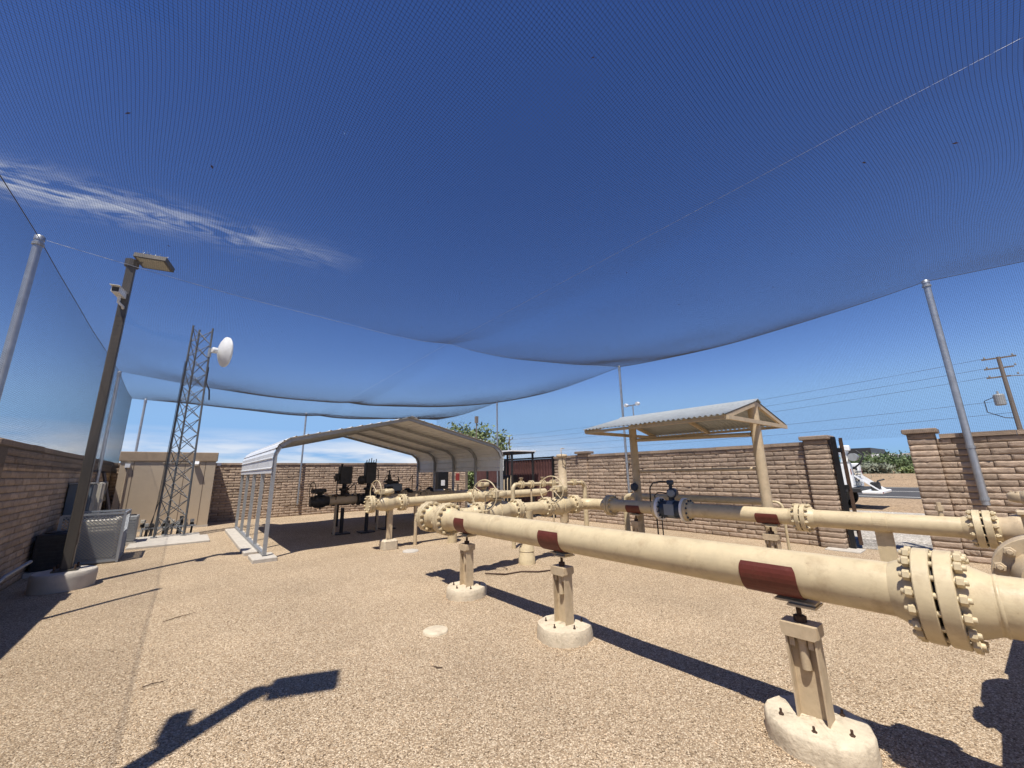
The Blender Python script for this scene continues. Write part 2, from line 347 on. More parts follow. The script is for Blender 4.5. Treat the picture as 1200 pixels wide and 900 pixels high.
# loose stones lying on the yard
def stones(cnt):
    base = np.array([(1,0,0),(-1,0,0),(0,1,0),(0,-1,0),(0,0,1),(0,0,-1)], float)
    fc = np.array([(0,2,4),(2,1,4),(1,3,4),(3,0,4),(2,0,5),(1,2,5),(3,1,5),(0,3,5)])
    ang = nrs.rand(cnt)*1.75 - 0.25; rad = 1.1 + 6.5*nrs.rand(cnt)**1.3
    px, py = rad*np.sin(ang), rad*np.cos(ang)
    sz = 0.0025 + 0.0045*nrs.rand(cnt)**2.5
    sc = sz[:,None]*(0.7+0.7*nrs.rand(cnt,3)); sc[:,2] *= 0.7
    V = base[None]*sc[:,None,:] + nrs.randn(cnt,6,3)*sz[:,None,None]*0.22
    th = nrs.rand(cnt)*6.28; c, s_ = np.cos(th)[:,None], np.sin(th)[:,None]
    X = V[...,0]*c - V[...,1]*s_; Y = V[...,0]*s_ + V[...,1]*c
    V = np.stack([X + px[:,None], Y + py[:,None], V[...,2] + 0.002], -1)
    zz = np.array([0.012*noise2(a*0.9, b_*0.9) + 0.006*noise2(a*3.1, b_*2.7, 2) for a, b_ in zip(px, py)]); V[...,2] += zz[:,None]
    F = fc[None] + 6*np.arange(cnt)[:,None,None]
    return V.reshape(-1,3), F.reshape(-1,3)
STONE = mat('stone_chips', (0.52, 0.38, 0.245), 0.9, var=0.1, vscale=40, island=0.45)
V, F = stones(26000)
VS, FS = [V], [F]; no = len(V)
base = np.array([(1,0,0),(-1,0,0),(0,1,0),(0,-1,0),(0,0,1),(0,0,-1)], float); fc = np.array([(0,2,4),(2,1,4),(1,3,4),(3,0,4),(2,0,5),(1,2,5),(3,1,5),(0,3,5)])
spots = [(3.17+math.cos(a)*r_, yy+math.sin(a)*r_) for yy in (.985, 3.08, 4.9) for a, r_ in [(rnd.uniform(0, 6.283), .275+abs(rnd.gauss(0, .035))) for _ in range(170)]]
spots += [(rnd.uniform(-1.2, 6), rnd.uniform(.6, 9)) for _ in range(500)]
for (a, b_) in spots:
    sz = rnd.uniform(.004, .009); v_ = base*np.array([sz*rnd.uniform(.7,1.3), sz*rnd.uniform(.7,1.3), sz*.7]) + nrs.randn(6,3)*sz*.2
    VS.append(v_ + np.array([a, b_, .012*noise2(a*0.9, b_*0.9) + .006*noise2(a*3.1, b_*2.7, 2) + .003])); FS.append(fc + no); no += 6
V, F = np.concatenate(VS), np.concatenate(FS)
o = nobj('gravel', npmesh('gravel', V, F, STONE)); o['kind'] = 'stuff'; tag(o, 'loose tan stone chips scattered over the yard floor', 'gravel')

# ------------------------------------------------------------------ block walls
BH, BL, BD = 0.1035, 0.405, 0.1
def block_verts(seed, L=BL, H=BH, D=BD):
    r = np.random.RandomState(seed); nu, nv = 9, 4
    L2, H2 = L - .009, H - .0085; V = []
    w1 = np.cumsum(r.randn(nu))*.0012; w1 -= w1.mean()
    for j in range(nv):
        for i in range(nu):
            u = (i/(nu-1)-.5)*L2; v = (j/(nv-1)-.5)*H2
            edge = i in (0, nu-1) or j in (0, nv-1)
            d = (0.0 if edge else 0.0004) + r.randn()*(.0018 if edge else .0034) + w1[i]
            V.append((u + r.randn()*(.008 if i not in (0, nu-1) else .0012), v + r.randn()*(0.0013 if j in (0, nv-1) else .005), d))
    F = [(j*nu+i, j*nu+i+1, (j+1)*nu+i+1, (j+1)*nu+i) for j in range(nv-1) for i in range(nu-1)]
    k = len(V); B = [(-L2/2,-H2/2,-D),(L2/2,-H2/2,-D),(L2/2,H2/2,-D),(-L2/2,H2/2,-D)]; V += B
    ring = [(i, 0) for i in range(nu)]
    bot = [i for i in range(nu)]; top = [(nv-1)*nu+i for i in range(nu)]
    lf = [j*nu for j in range(nv)]; rt = [j*nu+nu-1 for j in range(nv)]
    # side walls as fans towards the back corners, kept as quads
    for a, b_ in zip(bot[:-1], bot[1:]): F.append((b_, a, k, k+1) if a == bot[0] else (b_, a, k+1, k+1))
    return np.array(V), F, (bot, top, lf, rt, k)
def block_tri(seed, L=BL):
    V, F, (bot, top, lf, rt, k) = block_verts(seed, L); F = [f for f in F if len(set(f)) == 4 and max(f) < k]
    T = []
    for f in F: T += [(f[0], f[1], f[2]), (f[0], f[2], f[3])]
    def fan(row, c0, c1, flip):
        m = len(row)//2
        for i, (a, b_) in enumerate(zip(row[:-1], row[1:])):
            t = (a, b_, c0 if i < m else c1); T.append(t[::-1] if flip else t)
        t = (row[m], c1, c0); T.append(t[::-1] if flip else t)
    fan(bot, k, k+1, True); fan(top, k+3, k+2, False); fan(lf, k, k+3, False); fan(rt, k+1, k+2, True)
    return V, np.array(T)
VARI = [block_tri(s) for s in range(7)]
VARH = [block_tri(20+s, BL/2) for s in range(3)]
BME = []
for V, T in VARI + VARH: BME.append(npmesh('slump_block', V, T, BLOCK))
def block_wall(root, frame, length, courses, keep=None, z0=0.0, pier=False):
    """frame(u, v, d) -> world; rows of blocks along u. keep: how many of the nearest are objects of their own."""
    lst = []
    for c in range(courses):
        off = 0.0 if c % 2 else -BL/2
        u = off
        while u < length - 1e-3:
            a, b_ = max(u, 0), min(u + BL, length)
            if b_ - a > 0.12: lst.append((a, b_, z0 + (c+.5)*BH))
            u += BL
    O = Vector(frame(0,0,0)); eu = Vector(frame(1,0,0)) - O; ev = Vector(frame(0,1,0)) - O; ed = Vector(frame(0,0,1)) - O
    ent = []
    for (a, b_, z) in lst:
        L = b_ - a; half = L < 0.3; vi = rnd.randrange(len(VARH)) if half else rnd.randrange(len(VARI))
        c = O + eu*(a+b_)/2 + ev*z + ed*(rnd.gauss(0, .0022)); sc = L/(BL/2 if half else BL)
        flip = 1 if rnd.random() < .5 else -1
        tilt = rnd.gauss(0, .004)
        e1 = (eu + ev*tilt)*sc*flip; e2 = ev*flip
        M = Matrix(((e1.x, e2.x, ed.x, c.x), (e1.y, e2.y, ed.y, c.y), (e1.z, e2.z, ed.z, c.z), (0,0,0,1)))
        ent.append(((c - Vector((0,0,1.62))).length, half, vi, M))
    ent.sort(key=lambda e: e[0])
    k = len(ent) if keep is None else keep
    for d, half, vi, M in ent[:k]: inst('slump_block', BME[vi + (len(VARI) if half else 0)], root, M)
    VV, FF, o = [], [], 0
    for d, half, vi, M in ent[k:]:
        V, T = (VARH if half else VARI)[vi]; m = np.array(M)
        VV.append(V @ m[:3,:3].T + m[:3,3]); FF.append(T + o); o += len(V)
    if VV:
        ob = nobj('far_blocks', npmesh('far_blocks', np.concatenate(VV), np.concatenate(FF), BLOCK), root); ob['kind'] = 'stuff'
WC = 20                                    # courses
WT = WC*BH                                 # 2.07
def cap_row(root, frame, length, z, n=None, w0=-0.17, w1=0.025, h=0.085, L=0.62):
    u = 0.0; i = 0
    while u < length - 0.05:
        e = min(u + L, length); j = rnd.gauss(0, .003); b_ = MB()
        P = [frame(u+.003, z+j, w0), frame(e-.003, z+j, w0), frame(e-.003, z+j, w1), frame(u+.003, z+j, w1)]
        Q = [frame(u+.003, z+h+j, w0), frame(e-.003, z+h+j, w0), frame(e-.003, z+h+j-.01, w1), frame(u+.003, z+h+j-.01, w1)]
        b_.add(P+Q, [(0,3,2,1),(4,5,6,7),(0,1,5,4),(1,2,6,5),(2,3,7,6),(3,0,4,7)]); b_.build('cap_block', BLOCK, root); u = e
def core(root, x0, x1, y0, y1, h): MB().box((x0,y0,-0.05),(x1,y1,h)).build('mortar_core', MORT, root)
XR = 10.42
# long right wall, split by the sheet metal gate
w = thing('block_wall', 'long sunlit slump block wall behind the meter shelter', 'wall', (XR, 2.64, 0))
core(w, XR+.012, XR+.15, 2.64, 10.3, WT); fr = lambda u,v,d: (XR - d, 10.3 - u, v)
block_wall(w, lambda u,v,d: (XR - d, 2.64 + u, v), 7.66, WC, 300)
cap_row(w, lambda u,v,d: (XR - d, 2.64 + u, v), 7.66, WT)
w = thing('block_wall', 'short slump block wall between the maroon gate and the back corner', 'wall', (XR, 16.5, 0))
core(w, XR+.012, XR+.15, 16.3, 18.95, WT); block_wall(w, lambda u,v,d: (XR - d, 16.3 + u, v), 2.5, WC, 0); cap_row(w, lambda u,v,d: (XR - d, 16.3 + u, v), 2.5, WT)
w = thing('block_wall', 'slump block wall at the far right behind the leaning net pole', 'wall', (XR, -3.0, 0))
core(w, XR+.012, XR+.15, -4.0, 0.645, WT); block_wall(w, lambda u,v,d: (XR - d, -4.0 + u, v), 4.645, WC, 240); cap_row(w, lambda u,v,d: (XR - d, -4.0 + u, v), 4.59, WT)
# left wall
XL = -1.92
w = thing('block_wall', 'shaded slump block wall running down the left side', 'wall', (XL, 8, 0))
core(w, XL-.15, XL-.012, -6.0, 18.95, WT+.02); block_wall(w, lambda u,v,d: (XL + d, 2.0 + (16.9 - u), v), 16.9, WC, 300)
cap_row(w, lambda u,v,d: (XL + d, -6.0 + (24.9 - u), v), 24.9, WT+.02)
# rear wall
YB = 18.85
w = thing('block_wall', 'long sunlit slump block wall across the back of the yard', 'wall', (4, YB, 0))
core(w, XL, XR+.15, YB+.012, YB+.15, WT); block_wall(w, lambda u,v,d: (XL+.01 + u, YB - d, v), XR - XL - .02, WC, 0); cap_row(w, lambda u,v,d: (XL+.01 + u, YB - d, v), XR - XL - .02, WT)
# pillars
def pillar(label, y0, y1, x0=XR-.1, x1=XR+.32, capov=0.05, courses=21):
    t = thing('gate_pillar', label, 'pillar', ((x0+x1)/2, (y0+y1)/2, 0)); h = courses*BH
    MB().box((x0+.006, y0+.006, -0.05), (x1, y1-.006, h)).build('mortar_core', MORT, t)
    L = y1 - y0
    for c in range(courses):
        z = (c+.5)*BH
        def put(c0, eu, ed, L):
            sc = L/BL; M = Matrix(((eu[0]*sc, 0, ed[0], c0[0]), (eu[1]*sc, 0, ed[1], c0[1]), (0, 1, 0, c0[2]), (0,0,0,1)))
            inst('slump_block', BME[rnd.randrange(len(VARI))], t, M)
        put((x0, (y0+y1)/2, z), (0,-1), (-1,0), L)
    for k, yy in ((0, y0), (1, y1)):                   # returns
        VV, FF, o = [], [], 0
        for c in range(courses):
            V, T = VARI[rnd.randrange(len(VARI))]; ed = (0, -1 if k == 0 else 1); eu = (1 if k == 0 else -1, 0); sc = (x1-x0-.11)/BL
            m = np.array(((eu[0]*sc, 0, 0), (0, 0, ed[1]), (0, 1, 0)), float)
            VV.append(V @ m.T + np.array(((x0+x1)/2+.05, yy - ed[1]*.002, (c+.5)*BH))); FF.append(T + o); o += len(V)
        nobj('return_blocks', npmesh('return_blocks', np.concatenate(VV), np.concatenate(FF), BLOCK), t)['kind'] = 'stuff'
    MB().box((x0-capov, y0-capov, h+.002), (x1+capov, y1+capov, h+.085), 0.012).build('cap_stone', BLOCK, t)
    return t
pillar('capped block pillar left of the open gateway', 2.20, 2.62)
pillar('capped block pillar right of the open gateway', 0.64, 1.0)
t = pillar('low capped block pier behind the tall vent stack', 8.72, 9.12, x0=XR-.06, x1=XR+.2, capov=0.07)
t = pillar('dark capped pier at the left edge, on the shaded wall', 7.98, 8.36, x0=XL-.2, x1=XL+.05, capov=0.03, courses=20)

# ------------------------------------------------------------------ piping
def stud_mesh(r, L, nut):
    m = MB(); m.lathe((0,0,-L/2), (0,0,1), [(r*.8,0),(r,.004),(r,L-.004),(r*.8,L)], 8)
    for s in (-1, 1):
        z0 = s*(L/2 - r*1.0 - nut*.5)
        m.lathe((0,0,z0-nut/2), (0,0,1), [(r*1.55,0),(r*1.8,.003),(r*1.8,nut-.003),(r*1.55,nut)], 6, False)
    return m
STUDS = {}
def stud(r, L, nut, mt):
    k = (round(r,4), round(L,3), mt.name)
    if k not in STUDS:
        me = stud_mesh(r, L, nut).mesh('stud_bolt'); me.materials.append(mt); STUDS[k] = me
    return STUDS[k]
def axisM(p, d): return Matrix.Translation(Vector(p)) @ Vector(d).normalized().to_track_quat('Z', 'Y').to_matrix().to_4x4()
def flange_pair(root, c, d, pr, FR, th=0.06, gap=0.012, nb=12, m=TAN, hub=0.09, bolts=True, sides=(1,1), n=36):
    """two bolted flanges meeting at c with axis d; pr pipe radius, FR flange radius"""
    c = Vector(c); d = Vector(d).normalized(); out = []
    for s in (0, 1):
        if not sides[s]: continue
        a = c + d*(gap/2 if s else -gap/2); ax = d if s else -d
        prof = [(pr*.9,0),(FR-.004,0),(FR,.004),(FR,th-.005),(FR-.005,th),(pr*1.32,th+.001),(pr*1.2,th+hub*.45),(pr*1.004,th+hub),(pr*.9,th+hub)]
        out.append(MB().lathe(a, ax, prof, n, True, cap=False).build('flange', m, root))
    for f in out:
        me = f.data
        me.polygons.foreach_set('use_smooth', [True]*len(me.polygons))
        me.set_sharp_from_angle(angle=R_(32))
    MB().lathe(c - d*gap/2, d, [(pr*1.35,0),(pr*1.35,gap)], 20).build('gasket', BLACK, root)
    if bolts:
        br = pr*1.32 + (FR - pr*1.32)*.52; r = max(.008, FR*.064); me = stud(r, 2*th + gap + r*6.6, r*1.9, m)
        u = d.orthogonal().normalized() if abs(d.z) > .99 else Vector((0,0,1)).cross(d).normalized(); w = d.cross(u)
        for i in range(nb):
            a = 2*math.pi*(i+.5)/nb; inst('stud_bolt', me, out[0], axisM(c + (u*math.cos(a)+w*math.sin(a))*br, d))
    return out
def pipe(root, a, b, r, m=TAN, name='pipe', n=32): 
    return MB().rod(a, b, r, n).build(name, m, root)
def weld(root, c, d, r, m=TAN): 
    c = Vector(c); MB().lathe(c - Vector(d)*.009, d, [(r,0),(r+.003,.004),(r+.004,.009),(r+.003,.014),(r,.018)], 28, cap=False).build('weld_bead', m, root)
def elbow(root, c, d0, d1, R, r, m=TAN, name='elbow', n=20):
    """bend about corner c: comes in along d0, leaves along d1"""
    c, d0, d1 = Vector(c), Vector(d0), Vector(d1); s = c - d0*R; ce = s + d1*R; pts = []
    for i in range(11):
        a = math.pi/2*i/10; pts.append(ce - d1*R*math.cos(a) + d0*R*math.sin(a))
    return MB().tube(pts, r, n).build(name, m, root)
def wear_pad(root, y0, y1, x, z, r, a0=-200, a1=18):
    # shell wrapped round the underside of a pipe lying along Y (corners clipped)
    m = MB(); N = 22; ro = r + .009; vs = []; L = y1 - y0
    for i in range(N+1):
        a = R_(a0 + (a1-a0)*i/N); e = min(i, N-i); ins = 0.045*L if e == 0 else (0.012*L if e == 1 else 0)
        for rr in (r+.0008, ro):
            for yy in (y0+ins, y1-ins): vs.append((x + math.cos(a)*rr, yy, z + math.sin(a)*rr))
    fs = []
    for i in range(N):
        o = i*4; p = o+4
        fs += [(o+2,o+3,p+3,p+2),(o+1,o,p,p+1),(o,o+2,p+2,p),(o+3,o+1,p+1,p+3)]
    fs += [(0,1,3,2),(N*4+2,N*4+3,N*4+1,N*4)]
    return m.add(vs, fs, False).build('wear_pad', RED, root)
def jack_support(label, x, y, ztop, pier=True, cr=0.30, ph=0.11, seed=0, m=TAN2, tw=0.0, scale=1.0, group='adjustable pipe supports'):
    """H-column on a round concrete footing with a screw jack and a saddle; ztop = underside of the pipe"""
    t = thing('pipe_support', label, 'pipe support', (x, y, 0), group)
    if pier:
        p = MB(); vs = []; N = 28
        for (rr, z) in ((1.02, -.05),(1.0, ph*.45),(.985, ph*.88),(.95, ph),(0.0, ph+.004)):
            for i in range(N):
                a = 2*math.pi*i/N; k = 1 + .05*noise2(math.cos(a)*2.2, math.sin(a)*2.2, seed) + (.02*noise2(a*6, z*40, seed) if rr > .5 else 0)
                vs.append((x + math.cos(a)*cr*rr*k, y + math.sin(a)*cr*rr*k, z + (.008*noise2(a*2, rr*3, seed+1) if z > 0 else 0)))
        fs = [(j*N+i, j*N+(i+1) % N, (j+1)*N+(i+1) % N, (j+1)*N+i) for j in range(4) for i in range(N)]
        ft = p.add(vs, fs, True).build('footing', CONC, t); ft.data.set_sharp_from_angle(angle=R_(50))
        for (ax, ay) in ((-.40,.55),(-.62,-.12),(-.18,-.66),(.55,-.35)):
            MB().rod((x+ax*cr, y+ay*cr, ph-.01),(x+ax*cr*1.02, y+ay*cr, ph+.034), .007, 6).lathe((x+ax*cr, y+ay*cr, ph-.002),(0,0,1),[(.014,0),(.014,.012)],6,False).build('anchor_bolt', RUST, t)
    zb = ph if pier else 0.0; zt = ztop - 0.150
    hw, hd, tk = .058*scale, .082*scale, .010           # web lies in the YZ plane, open side towards the yard
    cl = MB(); cl.box((x-hw, y-hd, zb), (x+hw, y-hd+tk, zt)).box((x-hw, y+hd-tk, zb), (x+hw, y+hd, zt)).box((x-.004, y-hd+tk, zb), (x+.004, y+hd-tk, zt-.10*scale))
    cl.build('column', m, t)
    cw, ch = .098*scale, .068
    MB().prism([(-cw, -ch),(-cw+.011, -ch),(-cw+.011, -.011),(cw-.011, -.011),(cw-.011, -ch),(cw, -ch),(cw, 0),(-cw, 0)], x-.066*scale, x+.066*scale, lambda q_, tt: (tt, y+q_[0], zt+q_[1]+.0115)).build('cap_channel', m, t)
    for s in (-1, 1):
        xa, xb = x+s*.0665*scale, x+s*.0745*scale
        P = [(-cw*.98, -.015), (-cw*.98, -.052), (-cw*.80, -.068), (cw*.80, -.068), (cw*.98, -.052), (cw*.98, -.015), (cw*.93, .010), (-cw*.93, .010)]
        MB().prism(P, min(xa, xb), max(xa, xb), lambda q_, tt: (tt, y+q_[0], zt+q_[1])).build('cap_plate', m, t)
        for s2 in (-1, 1): MB().box((x+s*.045*scale-.004, y+s2*.050*scale-.014, zt-.125), (x+s*.045*scale+.004, y+s2*.050*scale+.014, zt-.069)).build('gusset', m, t)
    MB().rod((x-.018, y, zt-.25*scale), (x-.018, y, zt-.10), .028*scale, 14).build('jack_sleeve', m, t)
    MB().rod((x-.018, y, zt-.11), (x-.018, y, zt+.02), .015, 10).rod((x, y, zt+.012), (x, y, ztop-.03), .015, 10).build('screw', RUST, t)
    MB().lathe((x, y, zt+.0125), (0,0,1), [(.036,0),(.036,.036)], 6, False).build('lock_nut', RUST, t)
    MB().lathe((x-.018, y, zt-.10), (0,0,1), [(.036,0),(.036,.026)], 6, False).build('lock_nut', m, t)
    MB().box((x-.060, y-.11, ztop-.018), (x+.060, y+.11, ztop-.006)).box((x-.082, y-.115, ztop-.034), (x+.082, y+.035, ztop-.0215)).build('saddle_plate', TAN, t)
    return t
MX, MZ, MR = 3.17, 0.94, 0.139
mp = thing('main_pipeline', 'big tan pipe crossing the foreground with red support pads', 'pipe', (MX, 3, MZ))
pipe(mp, (MX, .44, MZ), (MX, 5.30, MZ), MR, n=48)
for y0, y1 in ((.93, 1.26), (2.99, 3.29), (4.78, 5.03)): wear_pad(mp, y0, y1, MX, MZ, MR, -205, 22)
flange_pair(mp, (MX, .318, MZ), (0,1,0), MR, .232, .068, .014, 16, hub=.11, n=64)
weld(mp, (MX, .455, MZ), (0,1,0), MR); weld(mp, (MX, .115, MZ), (0,1,0), MR)
pipe(mp, (MX, .15, MZ), (MX, -.30, MZ), MR, n=48)
flange_pair(mp, (MX, 5.43, MZ), (0,1,0), MR, .232, .062, .012, 16, hub=.10, n=48)
weld(mp, (MX, 4.2, MZ), (0,1,0), MR*.999)
for lab, y, sd in (('tan pipe support nearest the camera, on a big chipped round footing', 0.985, 3), ('tan pipe support on a round footing, middle one under the big pipe', 3.08, 5), ('farthest tan pipe support under the big pipe, near its end flange', 4.90, 9)):
    jack_support(lab, MX, y, MZ - MR - .009, True, .275, .12, sd)
# tee at the far end of the main pipe with a blind flange
te = thing('pipe_tee', 'tan tee with bolted blind flange at the far end of the big pipe', 'pipe tee', (MX, 5.75, MZ))
MB().lathe((MX, 5.55, MZ), (0,1,0), [(MR,0),(MR*1.05,.03),(MR*1.05,.29),(MR,.32)], 32).build('body', TAN, te)
MB().lathe((MX, 5.72, MZ), (1,0,0), [(.135,.05),(.125,.18),(.111,.26),(.111,.64)], 28).build('branch', TAN, te)
flange_pair(te, (MX, 5.97, MZ), (0,1,0), MR, .232, .060, .012, 16, sides=(1,0), hub=.08, n=48)
MB().lathe((MX, 5.977, MZ), (0,1,0), [(.228,0),(.232,.004),(.232,.055),(.228,.06)], 48, False).build('blind_flange', TAN, te)

def handwheel(root, c, d, R, m=TAN, spokes=3, tr=.0105, rot=0.3, parent=None):
    c = Vector(c); d = Vector(d).normalized(); u = Vector((0,0,1)).cross(d).normalized(); w = d.cross(u)
    rim = [c + (u*math.cos(2*math.pi*i/36) + w*math.sin(2*math.pi*i/36))*R for i in range(36)]
    hw = MB().tube(rim, tr, 8, closed=True).build('handwheel', m, root)
    for k in range(spokes):
        a = rot + 2*math.pi*k/spokes; MB().rod(c - d*.03, c + (u*math.cos(a)+w*math.sin(a))*R, tr*.75, 6).build('spoke', m, hw)
    MB().lathe(c - d*.05, d, [(.03,0),(.03,.07)], 12).build('hub', m, hw)
    return hw
def ball_valve(label, a, b, pr, m=TAN, whl=(-1,-.32,0), wr=.25, wd=.46, stem=.30, group='handwheel valves', wheel=True, rot=.3, cat='valve'):
    """barrel body between flange faces a and b with gear operator and wheel"""
    a, b = Vector(a), Vector(b); d = (b-a).normalized(); L = (b-a).length; c = (a+b)/2; R = pr*1.55
    t = thing('gear_valve', label, cat, (c.x, c.y, c.z - R), group)
    bd = MB().lathe(a, d, [(pr*1.15,0),(pr*1.2,L*.16),(R*.93,L*.24),(R,L*.30),(R,L*.44),(R*1.05,L*.445),(R*1.05,L*.475),(R,L*.48),(R,L*.70),(R*.93,L*.76),(pr*1.2,L*.84),(pr*1.15,L)], 32).build('body', m, t)
    bd.data.set_sharp_from_angle(angle=R_(38))
    MB().lathe(c + Vector((0,0,R*.85)), (0,0,1), [(pr*.62,0),(pr*.62,.05),(pr*.9,.052),(pr*.9,.075),(pr*.5,.078),(pr*.5,stem-R*.85)], 20).build('bonnet', m, t)
    gz = c.z + stem; w = Vector(whl).normalized(); side = Vector((0,0,1)).cross(w)
    gb = MB().lathe((c.x, c.y, gz-.055), (0,0,1), [(.11,0),(.155,.012),(.16,.03),(.16,.075),(.15,.095),(.10,.11)], 26).build('gearbox', m, t)
    gc = Vector((c.x, c.y, gz))
    MB().obox(gc + w*.14 + side*.05, w*.10, side*.06, Vector((0,0,.05))).build('worm_housing', m, gb)
    for k in range(6):
        aa = k*math.pi/3+.3; MB().lathe((c.x+.13*math.cos(aa), c.y+.13*math.sin(aa), gz+.04), (0,0,1), [(.012,0),(.012,.02)], 6, False).build('cap_screw', m, gb)
    if wheel:
        s0 = gc + side*.05; MB().rod(s0 + w*.2, s0 + w*wd, .014, 10).build('shaft', m, t)
        handwheel(t, s0 + w*wd, w, wr, m, 3, rot=rot)
    MB().lathe(c + d*L*.06 - Vector((0,0,R*1.0)), (0,0,-1), [(.022,-.03),(.022,.03),(.014,.05)], 10).build('drain_plug', m, t)
    return t
RY, RZ, RR, FR1 = 5.72, 0.945, 0.111, 0.185
def grp(name, label, loc, cat='pipe'): return thing(name, label, cat, loc)
r1 = grp('crossover_pipe', 'tan flanged crossover pipe with riser between the two handwheel valves', (4.99, RY, 0))
flange_pair(r1, (3.93, RY, RZ), (1,0,0), RR, FR1, .05, .010, 12)
flange_pair(r1, (4.76, RY, RZ), (1,0,0), RR, FR1, .05, .010, 12)
pipe(r1, (4.88, RY, RZ), (5.40, RY, RZ), RR)
MB().lathe((4.99, RY, RZ-.03), (0,0,-1), [(.135,.0),(.125,.12),(.118,.30),(.118,.62),(.135,.64),(.135,.78),(.150,.80),(.150,1.0)], 26).build('riser', TAN, r1)
weld(r1, (4.99, RY, .5), (0,0,1), .118); weld(r1, (4.99, RY, .22), (0,0,1), .136)
flange_pair(r1, (5.52, RY, RZ), (1,0,0), RR, FR1, .05, .010, 12)
flange_pair(r1, (6.32, RY, RZ), (1,0,0), RR, FR1, .05, .010, 12)
ball_valve('tan valve with big handwheel, left one on the crossover pipe', (4.04, RY, RZ), (4.65, RY, RZ), RR, stem=.30, rot=.5)
ball_valve('tan valve with big handwheel, next to the tall vent stack', (5.63, RY, RZ), (6.21, RY, RZ), RR, stem=.33, rot=1.4)
# vent stack and small bypass manifold
vs_ = thing('vent_stack', 'tall tan vent stack with a flanged cap beside the crossover valve', 'vent pipe', (6.42, 6.1, 0))
MB().lathe((6.42, 6.1, .55), (0,0,1), [(.094,0),(.094,.62),(.11,.63),(.11,.66),(.094,.67),(.094,1.36)], 22).build('stack', TAN2, vs_)
MB().lathe((6.42, 6.1, 1.90), (0,0,1), [(.09,0),(.12,.02),(.125,.05),(.11,.075),(.03,.085)], 20).build('cap', TAN2, vs_)
MB().tube([(6.34,6.02,1.90),(6.30,6.0,1.99),(6.30,6.0,2.10),(6.38,6.03,2.105),(6.47,6.06,2.10)], .009, 6).build('cap_handle', TAN2, vs_)
MB().tube([(6.36,6.03,1.90),(6.33,6.0,1.80),(6.40,5.99,1.72),(6.48,6.03,1.80),(6.5,6.08,1.9)], .007, 6).build('chain', RUST, vs_)
pipe(vs_, (6.42, 6.1, 0), (6.42, 6.1, .56), .06, TAN2, 'post')
bm = thing('bypass_manifold', 'row of small tan flanged fittings on a thin pipe behind the handwheels', 'pipe manifold', (7, 6.9, 0))
pipe(bm, (5.75, 6.95, 1.34), (8.0, 6.95, 1.32), .04, TAN, n=16)
for i, xx in enumerate((5.95, 6.25, 6.62, 6.95, 7.3, 7.7)):
    for e in (-.03, .03): MB().lathe((xx+e-.012, 6.95, 1.335), (1,0,0), [(.085,0),(.085,.024)], 16, False).build('flange', TAN, bm)
    if i % 2 == 0: MB().lathe((xx, 6.95, 1.36), (0,0,1), [(.03,0),(.03,.10),(.05,.105),(.05,.13)], 12).build('stem', TAN2, bm)
elbow(bm, (5.70, 6.95, 1.34), (-1,0,0), (0,0,-1), .12, .045); pipe(bm, (5.70, 6.95, 1.23), (5.70, 6.95, .0), .045, n=16)
elbow(bm, (8.12, 6.95, 1.32), (1,0,0), (0,0,-1), .14, .06); pipe(bm, (8.12, 6.95, 1.19), (8.12, 6.95, 0), .06, n=16)
for xx in (6.25, 6.95): pipe(bm, (xx, 6.95, 1.3), (xx, 6.95, 0), .022, TAN2, 'stand', 10)
# meter run
UX, UZ = 6.70, 0.935
mr_ = grp('meter_pipe', 'tan pipe running under the small shelter to the right edge', (UX, 3, UZ))
elbow(mr_, (UX, RY, UZ), (1,0,0), (0,-1,0), .26, RR, n=28)
pipe(mr_, (UX, RY-.24, UZ), (UX, 5.18, UZ), RR)
flange_pair(mr_, (UX, 5.07, UZ), (0,1,0), RR, FR1+.01, .05, .010, 12)
pipe(mr_, (UX, 4.96, UZ), (UX, 4.05, UZ), RR)
pipe(mr_, (UX, 3.47, UZ), (UX, 1.96, UZ), RR)
flange_pair(mr_, (UX, 1.85, UZ), (0,1,0), RR, FR1, .052, .014, 12)
pipe(mr_, (UX, 1.74, UZ), (UX, .34, UZ), RR)
MB().lathe((UX, .98, UZ), (0,1,0), [(RR,0),(RR+.004,.003),(RR+.004,.13),(RR,.133)], 28, False, cap=False).build('clamp_band', TAN, mr_)
flange_pair(mr_, (UX, .22, UZ), (0,1,0), RR, FR1+.01, .058, .016, 12, n=48)
for y0, y1 in ((4.36, 4.66), (2.12, 2.42)): wear_pad(mr_, y0, y1, UX, UZ, RR, -195, 12)
pipe(mr_, (UX+.02, .52, UZ+.09), (UX+.02, .52, UZ+.26), .022, TAN2, 'nipple', 10); MB().lathe((UX+.02,.52,UZ+.17),(0,0,1),[(.036,0),(.036,.05)],6,False).build('fitting', TAN2, mr_)
MB().rod((UX, 4.78, UZ+.1),(UX, 4.78, UZ+.17), .02, 8).build('nipple', TAN2, mr_)
jack_support('slim screw jack support under the meter pipe beside the shelter post', UX, 4.52, UZ-RR-.009, True, .22, .08, 12, scale=.8)
jack_support('tan jack support under the red pad beside the shelter post with the sunlit side', UX, 2.27, UZ-RR-.009, True, .22, .08, 13)
ps = thing('pipe_support', 'flat tan post under the banded joint of the meter pipe', 'pipe support', (UX, 1.02, 0)); MB().box((UX-.02, .96, 0), (UX+.02, 1.12, UZ-RR-.002)).box((UX-.08,.93,-.02),(UX+.08,1.15,.015)).build('post', TAN, ps)
